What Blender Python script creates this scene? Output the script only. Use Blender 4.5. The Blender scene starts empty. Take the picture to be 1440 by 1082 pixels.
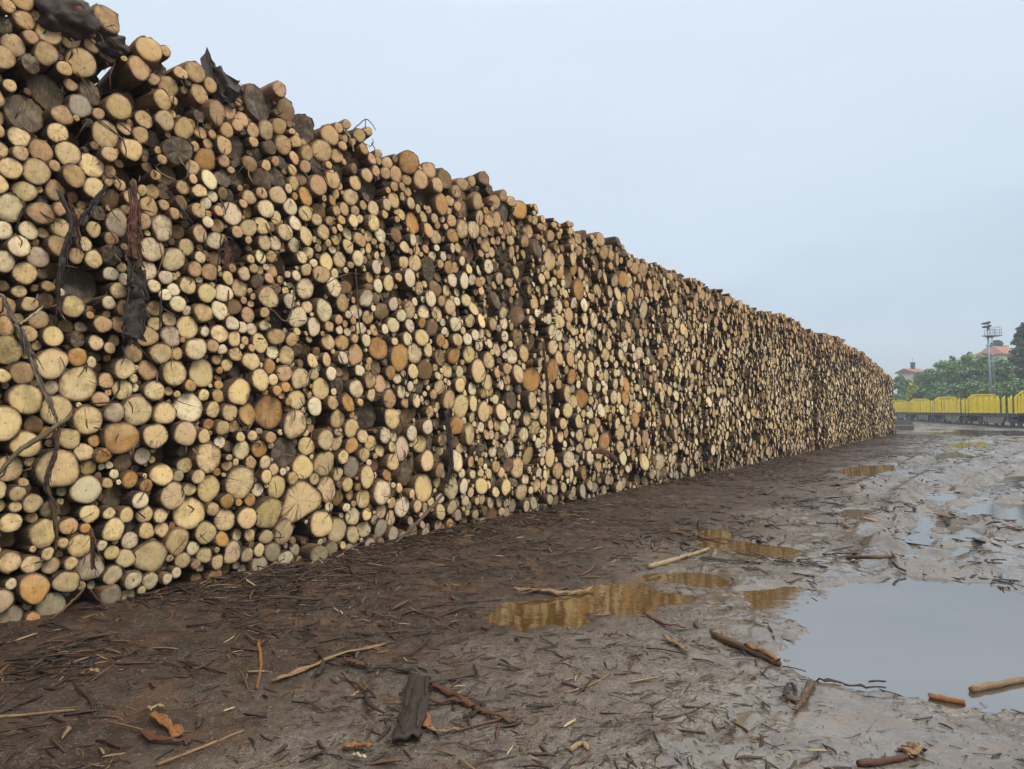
import bpy, math, random
import numpy as np
from mathutils import Vector, Matrix
R = math.radians
rnd = random.Random(7)
sc = bpy.context.scene
col = bpy.context.collection

# ------------------------------------------------------------------ camera (photo 1440 x 1082)
F, CX, CY, HOR = 980.0, 720.0, 541.0, 578.0
CAMH = 1.5
PH = math.atan((HOR - CY) / F)
cam_d = bpy.data.cameras.new("camera")
cam = bpy.data.objects.new("camera", cam_d); col.objects.link(cam)
cam_d.sensor_width = 36.0; cam_d.sensor_fit = 'HORIZONTAL'
cam_d.lens = 36.0 * F / 1440.0
cam_d.clip_start = 0.05; cam_d.clip_end = 3000
cam.location = (0, 0, CAMH)
cam.rotation_euler = (math.pi / 2 + PH, 0, 0)
sc.camera = cam

# the front of the pile: a vertical plane, DW metres from the camera
AW = math.atan((1412 - CX) / F)
DW = 5.64
U = np.array([math.sin(AW), math.cos(AW), 0.0])
N = np.array([math.cos(AW), -math.sin(AW), 0.0])      # out of the pile
P0 = -DW * N
T_END = 49.5
def W(t, h, p=0.0): return P0 + t * U + p * N + np.array([0, 0, h])
def ray(x, y):
    a, b = (x - CX) / F, -(y - CY) / F
    return np.array([a, math.cos(PH) - b * math.sin(PH), math.sin(PH) + b * math.cos(PH)])
CAM = np.array([0, 0, CAMH])
def on_wall(x, y, p=0.0):                             # -> t, h on the plane p in front of the pile face
    d = ray(x, y); k = (-DW + p - CAM @ N) / (d @ N)
    q = CAM + k * d
    return (q - P0) @ U, q[2], k
def on_ground(x, y, z=0.0):
    d = ray(x, y); k = (z - CAMH) / d[2]
    return CAM + k * d
def at(x, y, Y):                                      # point at depth Y
    d = ray(x, y); return CAM + d * (Y / d[1])

# ------------------------------------------------------------------ noise on arrays
def vnoise(x, y, seed=0):
    x = np.asarray(x, float); y = np.asarray(y, float)
    xi = np.floor(x); yi = np.floor(y); xf = x - xi; yf = y - yi
    def hsh(a, b):
        v = np.sin(a * 127.1 + b * 311.7 + seed * 74.7) * 43758.5453
        return v - np.floor(v)
    u = xf * xf * (3 - 2 * xf); v = yf * yf * (3 - 2 * yf)
    return (hsh(xi, yi) * (1 - u) + hsh(xi + 1, yi) * u) * (1 - v) + (hsh(xi, yi + 1) * (1 - u) + hsh(xi + 1, yi + 1) * u) * v
def fbm(x, y, seed=0, o=4):
    s = 0; a = .5; n = 0
    for k in range(o):
        s = s + a * vnoise(x * 2 ** k + 17.3 * k, y * 2 ** k - 9.1 * k, seed + k); n += a; a *= .5
    return s / n

# ------------------------------------------------------------------ mesh helpers
class MB:
    """collects geometry (any number of shapes) and links it as ONE mesh object"""
    def __init__(s): s.v = []; s.f = []; s.m = []; s.nv = 0; s.at = {}
    def add(s, verts, faces, mat=0, **attrs):
        verts = np.asarray(verts, float).reshape(-1, 3)
        off = s.nv
        for fa in (faces if isinstance(faces, list) else [faces]):
            fa = np.asarray(fa, int)
            if fa.size == 0: continue
            s.f.append(fa + off); s.m.append(np.full(len(fa), mat))
        for k, a in attrs.items():
            a = np.asarray(a, float)
            if a.ndim == 1: a = np.tile(a, (len(verts), 1))
            s.at.setdefault(k, []).append((off, a))
        s.v.append(verts); s.nv += len(verts); return off
    def build(s, name, mats, parent=None, smooth=True, loc=None):
        V = np.concatenate(s.v)
        if loc is not None: V = V - np.asarray(loc, float)
        me = bpy.data.meshes.new(name)
        lt = np.concatenate([np.full(len(f), f.shape[1]) for f in s.f])
        li = np.concatenate([f.ravel() for f in s.f])
        ls = np.concatenate([[0], np.cumsum(lt)[:-1]])
        me.vertices.add(len(V)); me.vertices.foreach_set('co', V.ravel())
        me.loops.add(len(li)); me.loops.foreach_set('vertex_index', li.astype(np.int32))
        me.polygons.add(len(lt)); me.polygons.foreach_set('loop_start', ls.astype(np.int32))
        me.polygons.foreach_set('material_index', np.concatenate(s.m).astype(np.int32))
        me.polygons.foreach_set('use_smooth', np.full(len(lt), bool(smooth)))
        for k, lst in s.at.items():
            A = np.zeros((len(V), lst[0][1].shape[1]))
            for off, a in lst: A[off:off + len(a)] = a
            if A.shape[1] == 3: me.attributes.new(k, 'FLOAT_VECTOR', 'POINT').data.foreach_set('vector', A.ravel())
            else: me.attributes.new(k, 'FLOAT_COLOR', 'POINT').data.foreach_set('color', A.ravel())
        me.update(calc_edges=True); me.validate()
        for m in (mats if isinstance(mats, (list, tuple)) else [mats]): me.materials.append(m)
        o = bpy.data.objects.new(name, me); col.objects.link(o)
        if parent: o.parent = parent
        elif loc is not None: o.location = loc
        return o
    # ---- shapes
    def box(s, c, sx, sy, sz, ax=(1, 0, 0), ay=(0, 1, 0), az=(0, 0, 1), mat=0, **at):
        c = np.asarray(c, float); ax, ay, az = (np.asarray(a, float) for a in (ax, ay, az))
        v = [c + i * ax * sx / 2 + j * ay * sy / 2 + k * az * sz / 2 for i in (-1, 1) for j in (-1, 1) for k in (-1, 1)]
        f = [[0, 1, 3, 2], [4, 6, 7, 5], [0, 4, 5, 1], [2, 3, 7, 6], [0, 2, 6, 4], [1, 5, 7, 3]]
        s.add(v, [np.array(f)], mat, **at)
    def tube(s, pts, rad, n=8, mat=0, squash=1.0, cap=True, **at):
        pts = np.asarray(pts, float); m = len(pts); rad = np.broadcast_to(rad, (m,))
        V = []
        for i in range(m):
            d = pts[min(i + 1, m - 1)] - pts[max(i - 1, 0)]; d /= np.linalg.norm(d) + 1e-9
            up = np.array([0, 0, 1.0]) if abs(d[2]) < .9 else np.array([1.0, 0, 0])
            a = np.cross(d, up); a /= np.linalg.norm(a); b = np.cross(a, d)
            for k in range(n):
                w = 2 * math.pi * k / n
                V.append(pts[i] + rad[i] * (math.cos(w) * a + squash * math.sin(w) * b))
        q = [[i * n + k, i * n + (k + 1) % n, (i + 1) * n + (k + 1) % n, (i + 1) * n + k] for i in range(m - 1) for k in range(n)]
        fs = [np.array(q)]
        if cap:
            fs.append(np.array([[k for k in range(n)][::-1], [(m - 1) * n + k for k in range(n)]]))
        al = np.concatenate([[0], np.cumsum(np.linalg.norm(np.diff(pts, axis=0), axis=1))])
        at.setdefault('lc', np.array([(k * 2 * math.pi / n * rad[i], al[i], pts[0][0] * 7 % 5) for i in range(m) for k in range(n)]))
        s.add(V, fs, mat, **at)
    def ribbon(s, pts, wid, nrm, thick=.004, curl=.25, mat=0, jag=0.0, rg=None, **at):
        """a strip of bark: curved in section, with real thickness"""
        pts = np.asarray(pts, float); m = len(pts); wid = np.broadcast_to(wid, (m,)).astype(float)
        V = []; k5 = np.array([-1, -.5, 0, .5, 1.0])
        for i in range(m):
            d = pts[min(i + 1, m - 1)] - pts[max(i - 1, 0)]; d /= np.linalg.norm(d) + 1e-9
            nn = np.asarray(nrm[i] if np.ndim(nrm) == 2 else nrm, float)
            sd = np.cross(d, nn); sd /= np.linalg.norm(sd) + 1e-9; nn = np.cross(sd, d)
            w = wid[i] / 2
            jj = np.zeros(5) if rg is None else np.array([rg.uniform(-1, 1) for _ in range(5)]) * jag
            for sgn in (1, -1):
                for q, kk in enumerate(k5 if sgn > 0 else k5[::-1]):
                    V.append(pts[i] + sd * kk * w + nn * (curl * w * (1 - kk * kk) + sgn * thick / 2) + d * jj[q if sgn > 0 else 4 - q])
        q = [[i * 10 + k, i * 10 + (k + 1) % 10, (i + 1) * 10 + (k + 1) % 10, (i + 1) * 10 + k] for i in range(m - 1) for k in range(10)]
        e = []
        for b in (0, (m - 1) * 10):
            for k in range(4):
                a4 = [b + k, b + k + 1, b + 8 - k, b + 9 - k]
                e.append(a4 if b else a4[::-1])
        al = np.concatenate([[0], np.cumsum(np.linalg.norm(np.diff(pts, axis=0), axis=1))])
        kk10 = list(k5) + list(k5[::-1])
        at.setdefault('lc', np.array([(kk10[k] * wid[i] / 2, al[i], pts[0][0] * 7 % 5) for i in range(m) for k in range(10)]))
        s.add(V, [np.array(q), np.array(e)], mat, **at)

def smooth_path(pts, n, wob=0.0, rg=rnd):
    pts = np.asarray(pts, float); m = len(pts)
    out = []
    for i in range(n):
        s = i / (n - 1) * (m - 1); k = min(int(s), m - 2); f = s - k
        a, b, c, d = pts[max(k - 1, 0)], pts[k], pts[k + 1], pts[min(k + 2, m - 1)]
        p = .5 * (2 * b + (c - a) * f + (2 * a - 5 * b + 4 * c - d) * f * f + (-a + 3 * b - 3 * c + d) * f ** 3)
        out.append(p + np.array([rg.uniform(-wob, wob) for _ in range(3)]))
    return np.array(out)

def tag(o, label=None, cat=None, group=None, kind=None):
    if label: o['label'] = label
    if cat: o['category'] = cat
    if group: o['group'] = group
    if kind: o['kind'] = kind
    return o
def empty(name, loc):
    o = bpy.data.objects.new(name, None); col.objects.link(o)
    o.location = tuple(loc); o.empty_display_size = .1
    return o

# ------------------------------------------------------------------ materials
class Mat:
    def __init__(s, name):
        s.m = bpy.data.materials.new(name); s.m.use_nodes = True
        s.t = s.m.node_tree; s.b = s.t.nodes['Principled BSDF']
    def n(s, typ, **kw):
        nd = s.t.nodes.new(typ)
        for k, v in kw.items():
            if k.startswith('i_'):
                key = k[2:]; key = int(key) if key.isdigit() else key.replace('_', ' ')
                s.set(nd.inputs[key], v)
            else: setattr(nd, k, v)
        return nd
    def set(s, sock, v):
        if isinstance(v, bpy.types.NodeSocket): s.t.links.new(v, sock)
        elif isinstance(v, bpy.types.Node): s.t.links.new(v.outputs[0], sock)
        else: sock.default_value = v
    def math(s, op, a, b=0.0, c=None, clamp=False):
        nd = s.t.nodes.new('ShaderNodeMath'); nd.operation = op; nd.use_clamp = clamp
        s.set(nd.inputs[0], a); s.set(nd.inputs[1], b)
        if c is not None: s.set(nd.inputs[2], c)
        return nd.outputs[0]
    def mix(s, f, a, b, mode='MIX'):
        nd = s.t.nodes.new('ShaderNodeMix'); nd.data_type = 'RGBA'; nd.blend_type = mode
        s.set(nd.inputs[0], f); s.set(nd.inputs[6], a); s.set(nd.inputs[7], b)
        return nd.outputs[2]
    def attr(s, name): return s.n('ShaderNodeAttribute', attribute_name=name)
    def noise(s, vec, scale, detail=3, rough=.55):
        nd = s.n('ShaderNodeTexNoise'); nd.inputs['Scale'].default_value = scale
        nd.inputs['Detail'].default_value = detail; nd.inputs['Roughness'].default_value = rough
        if vec is not None: s.set(nd.inputs['Vector'], vec)
        return nd.outputs['Fac']
    def rng(s, v, a, b, c=0.0, d=1.0, smooth=False):
        nd = s.n('ShaderNodeMapRange'); nd.clamp = True
        if smooth: nd.interpolation_type = 'SMOOTHSTEP'
        s.set(nd.inputs[0], v)
        for i, q in enumerate((a, b, c, d)): s.set(nd.inputs[i + 1], q)
        return nd.outputs[0]
    def vscale(s, v, sc3):
        nd = s.n('ShaderNodeMapping'); s.set(nd.inputs['Vector'], v); nd.inputs['Scale'].default_value = sc3
        return nd.outputs[0]
    def bump(s, h, strength=.5, dist=.01):
        nd = s.n('ShaderNodeBump'); nd.inputs['Strength'].default_value = strength; nd.inputs['Distance'].default_value = dist
        s.set(nd.inputs['Height'], h); s.t.links.new(nd.outputs[0], s.b.inputs['Normal'])
    def out(s, colr=None, rough=None, spec=None, ior=None):
        if colr is not None: s.set(s.b.inputs['Base Color'], colr)
        if rough is not None: s.set(s.b.inputs['Roughness'], rough)
        if spec is not None: s.set(s.b.inputs['Specular IOR Level'], spec)
        if ior is not None: s.set(s.b.inputs['IOR'], ior)
        return s.m

def obj_coord(k): return k.n('ShaderNodeNewGeometry').outputs['Position']

def mat_cut():
    k = Mat('sawn_log_end')
    c = k.attr('tint').outputs['Color']; lc = k.attr('lc').outputs['Vector']
    sp = k.n('ShaderNodeSeparateXYZ'); k.set(sp.inputs[0], lc)
    x, y, seed = sp.outputs
    ex = k.attr('ex').outputs['Vector']; se = k.n('ShaderNodeSeparateXYZ'); k.set(se.inputs[0], ex)
    rn, crk, dirt = se.outputs                     # 0 at the pith .. 1 at the bark; how cracked; how stained
    nz = k.noise(lc, 9, 3)
    r = k.math('SQRT', k.math('ADD', k.math('MULTIPLY', x, x), k.math('MULTIPLY', y, y)))
    rr = k.math('ADD', r, k.math('MULTIPLY', nz, .022))
    ring = k.math('SINE', k.math('MULTIPLY', rr, 2 * math.pi / .0105))
    ring = k.math('MULTIPLY', ring, k.rng(k.noise(lc, 14), .35, .65))
    base = k.mix(k.math('MULTIPLY_ADD', ring, .15, .10, clamp=True), c, (.16, .085, .03, 1))
    st = k.rng(k.noise(lc, 13, 4, .62), k.math('SUBTRACT', .68, k.math('MULTIPLY', dirt, .3)), .78)
    base = k.mix(k.math('MULTIPLY', st, .75), base, (.15, .085, .035, 1))
    wea = k.rng(k.noise(k.vscale(lc, (1, 1, 7)), 7, 3, .6), k.math('SUBTRACT', .72, k.math('MULTIPLY', dirt, .2)), .8)
    base = k.mix(k.math('MULTIPLY', wea, .6), base, (.2, .165, .12, 1))
    pale = k.rng(k.noise(k.vscale(lc, (1, 1, 3)), 6, 2), .5, .75)
    base = k.mix(k.math('MULTIPLY', pale, .22), base, (.8, .68, .46, 1))
    # radial drying cracks
    inv = k.math('DIVIDE', 1.0, k.math('ADD', r, .004))
    cv = k.n('ShaderNodeCombineXYZ')
    k.set(cv.inputs[0], k.math('ADD', k.math('MULTIPLY', x, inv), k.math('MULTIPLY', nz, .25)))
    k.set(cv.inputs[1], k.math('MULTIPLY', y, inv)); k.set(cv.inputs[2], seed)
    cn = k.noise(cv.outputs[0], 1.5, 1)
    band = k.math('LESS_THAN', k.math('ABSOLUTE', k.math('SUBTRACT', cn, .5)), k.math('MULTIPLY', crk, .0085))
    band = k.math('MULTIPLY', band, k.math('LESS_THAN', rn, k.math('ADD', .35, k.math('MULTIPLY', crk, .6))))
    base = k.mix(k.math('MULTIPLY', band, .62), base, (.07, .04, .02, 1))
    fz = k.noise(k.vscale(lc, (130, 16, 1)), 1.0, 4, .7)
    base = k.mix(k.rng(fz, .5, .72, 0, .38), base, (.2, .11, .045, 1))
    base = k.mix(k.rng(fz, .45, .3, 0, .25), base, (.85, .74, .52, 1))
    ed = k.math('ADD', rn, k.math('MULTIPLY', k.math('SUBTRACT', k.noise(lc, 22, 4, .7), .5), 1.5))
    base = k.mix(k.math('MULTIPLY', k.rng(ed, .70, 1.1), k.math('MULTIPLY_ADD', dirt, .5, .25)), base, (.13, .085, .045, 1))
    mk = k.noise(lc, 55, 3, .75)
    base = k.mix(k.rng(mk, .66, .74, 0, .6), base, (.08, .05, .025, 1))
    pith = k.rng(r, .004, .011, .55, 0)
    base = k.mix(pith, base, (.2, .1, .04, 1))
    rim = k.rng(k.math('ADD', rn, k.math('MULTIPLY', k.math('SUBTRACT', nz, .5), .12)), .86, .98)
    base = k.mix(k.math('MULTIPLY', rim, .7), base, (.12, .065, .03, 1))
    saw = k.noise(k.vscale(lc, (240, 26, 1)), 1.0, 2)
    k.bump(k.math('ADD', k.math('MULTIPLY', saw, .5), k.math('MULTIPLY', band, -2.0)), .5, .004)
    return k.out(base, .75, .25)
def mat_bark():
    k = Mat('log_bark')
    c = k.attr('tint').outputs['Color']; lc = k.attr('lc').outputs['Vector']
    fib = k.noise(k.vscale(lc, (60, 5, 1)), 1.0, 4, .65)
    pat = k.noise(k.vscale(lc, (9, 3, 1)), 1.0, 3)
    b = k.mix(k.rng(fib, .35, .65), k.mix(.55, c, (.02, .014, .01, 1)), c)
    b = k.mix(k.math('MULTIPLY', k.rng(pat, .5, .7), .6), b, (.24, .125, .05, 1))
    k.bump(fib, .9, .012)
    return k.out(b, .8, .25)
def mat_strip():
    k = Mat('wet_bark_strip')
    c = k.attr('tint').outputs['Color']
    p = obj_coord(k)
    lc = k.attr('lc').outputs['Vector']
    f = k.math('MULTIPLY_ADD', k.noise(k.vscale(lc, (170, 7, 1)), 1.0, 4, .7), .7, k.math('MULTIPLY', k.noise(p, 70, 4, .7), .3)); g = k.noise(p, 9, 3)
    b = k.mix(k.rng(f, .4, .6), k.mix(.7, c, (.015, .01, .008, 1)), c)
    b = k.mix(k.rng(f, .62, .75, 0, .5), b, (.3, .19, .09, 1))
    b = k.mix(k.math('MULTIPLY', k.rng(g, .5, .7), .45), b, (.05, .033, .02, 1))
    k.bump(f, 1.0, .008)
    return k.out(b, .55, .35)
def mat_plain(name, c, rough=.5, metal=0.0, var=.25, scale=6.0, spec=.5):
    k = Mat(name); n = k.noise(obj_coord(k), scale, 4, .65)
    d = tuple(v * (1 - var) for v in c[:3]) + (1,)
    k.b.inputs['Metallic'].default_value = metal
    return k.out(k.mix(k.rng(n, .3, .7), d, tuple(c[:3]) + (1,)), rough, spec)
def mat_leaf():
    k = Mat('leaves'); c = k.attr('tint').outputs['Color']
    n = k.noise(obj_coord(k), 1.3, 2)
    b = k.mix(k.rng(n, .35, .65, 0, .3), c, (.06, .10, .04, 1))
    return k.out(b, .6, .3)
def mat_water(name='muddy_water', a_=(.07, .038, .010, 1), b_=(.095, .054, .018, 1), ior=3.3):
    k = Mat(name)
    p = obj_coord(k)
    n = k.noise(p, 1.1, 3); w = k.noise(k.vscale(p, (9, 9, 9)), 1.0, 3)
    k.bump(w, .12, .01)
    f = k.noise(p, 45, 3, .7)
    b = k.mix(k.rng(n, .35, .65), a_, b_)
    b = k.mix(k.rng(f, .70, .75), b, (.16, .11, .06, 1))
    return k.out(b, .06, .5, ior)
def mat_ground():
    k = Mat('wet_mud')
    p = obj_coord(k); z = k.attr('zone').outputs['Vector']
    sp = k.n('ShaderNodeSeparateXYZ'); k.set(sp.inputs[0], z)
    litter, wet, pale = sp.outputs
    n1 = k.noise(p, 1.2, 5, .6); n2 = k.noise(p, 11, 5, .7); n3 = k.noise(p, 70, 4, .7); n4 = k.noise(p, 34, 4, .7)
    wp = k.n('ShaderNodeVectorMath', operation='ADD'); k.set(wp.inputs[0], p)
    wn = k.n('ShaderNodeTexNoise'); wn.inputs['Scale'].default_value = 2.5; k.set(wn.inputs['Vector'], p)
    k.set(wp.inputs[1], wn.outputs['Color'])
    def fibre(rot, s1, s2):
        mp = k.n('ShaderNodeMapping'); k.set(mp.inputs['Vector'], wp.outputs[0]); mp.inputs['Rotation'].default_value = (0, 0, rot)
        mp2 = k.vscale(mp.outputs[0], (s1, s2, 1)); return k.noise(mp2, 1.0, 3, .65)
    fa, fb, fc = fibre(.6, 9, 90), fibre(-.35, 8, 70), fibre(1.5, 10, 80)
    grey = k.mix(k.rng(n2, .3, .7), (.072, .058, .046, 1), (.20, .172, .14, 1))
    grey = k.mix(k.math('MULTIPLY', pale, k.rng(n1, .35, .6)), grey, (.23, .208, .172, 1))
    brown = k.mix(k.rng(n2, .3, .7), (.010, .0065, .005, 1), (.066, .034, .019, 1))
    brown = k.mix(k.rng(k.noise(p, 3.3, 5, .7), .5, .62, 0, .8), brown, (.012, .009, .007, 1))
    b = k.mix(k.rng(k.math('ADD', litter, k.math('MULTIPLY', k.math('SUBTRACT', n2, .5), 1.1)), .35, .65), grey, brown)
    b = k.mix(k.rng(n4, .54, .66, 0, .6), b, (.03, .02, .014, 1))
    dk = k.math('MULTIPLY', k.rng(k.noise(p, 1.7, 7, .74), .5, .59), .68)
    b = k.mix(dk, b, k.mix(k.rng(n4, .4, .6), (.028, .02, .015, 1), (.085, .062, .046, 1)))
    rb = k.math('MULTIPLY', k.rng(k.noise(p, 2.3, 5, .7), .5, .62), k.math('MULTIPLY_ADD', litter, .6, .12))
    b = k.mix(rb, b, k.mix(k.rng(n3, .4, .6), (.05, .024, .014, 1), (.16, .085, .045, 1)))
    b = k.mix(k.rng(n3, .58, .7, 0, .8), b, (.022, .015, .011, 1))
    b = k.mix(k.rng(n3, .41, .29, 0, .8), b, (.40, .34, .26, 1))
    lit2 = k.math('MULTIPLY_ADD', k.rng(n1, .4, .6), .45, .4)
    for f, c_ in ((fa, (.03, .019, .013, 1)), (fb, (.05, .026, .016, 1)), (fc, (.028, .02, .015, 1))):
        b = k.mix(k.math('MULTIPLY', k.rng(f, .6, .66), lit2), b, c_)
    b = k.mix(k.math('MULTIPLY', k.rng(fa, .38, .31), .5), b, (.2, .12, .06, 1))
    b = k.mix(k.math('MULTIPLY', k.rng(fb, .34, .27), .6), b, (.3, .2, .11, 1))
    amb = k.rng(k.noise(p, .9, 3), .6, .72, 0, .5)
    b = k.mix(k.math('MULTIPLY', amb, wet), b, (.1, .06, .02, 1))
    # thin films of standing water
    fm = k.math('MULTIPLY_ADD', k.noise(p, .75, 6, .68), 1.0, k.math('MULTIPLY', k.math('SUBTRACT', wet, .75), .45))
    film = k.math('MULTIPLY', k.rng(fm, .44, .54), k.rng(litter, .8, .1))
    b = k.mix(k.math('MULTIPLY', film, .5), b, (.10, .085, .07, 1))
    ro = k.math('SUBTRACT', .58, k.math('MULTIPLY', k.math('MULTIPLY', wet, k.rng(n1, .35, .65)), .25))
    ro = k.math('ADD', ro, k.math('MULTIPLY', k.math('SUBTRACT', n2, .5), .3))
    ro = k.math('MULTIPLY', ro, k.math('SUBTRACT', 1.0, k.math('MULTIPLY', film, .86)))
    h = k.math('ADD', k.math('MULTIPLY', n2, .8), k.math('ADD', k.math('MULTIPLY', n3, .3), k.math('MULTIPLY', n4, .5)))
    h = k.math('ADD', h, k.math('MULTIPLY', fa, .5))
    h = k.math('MULTIPLY', h, k.math('SUBTRACT', 1.0, k.math('MULTIPLY', film, .96)))
    k.bump(h, 1.0, .03)
    return k.out(b, ro, k.math('SUBTRACT', .6, k.math('MULTIPLY', litter, .25)))
HAZE = 0.0010
SKY = [(.20, .25, .305, 1), (.385, .442, .50, 1), (.465, .522, .58, 1), (1.4, 1.34, 1.26, 1)]
SUN_E, EXPO = 1.5, 0.83
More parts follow.
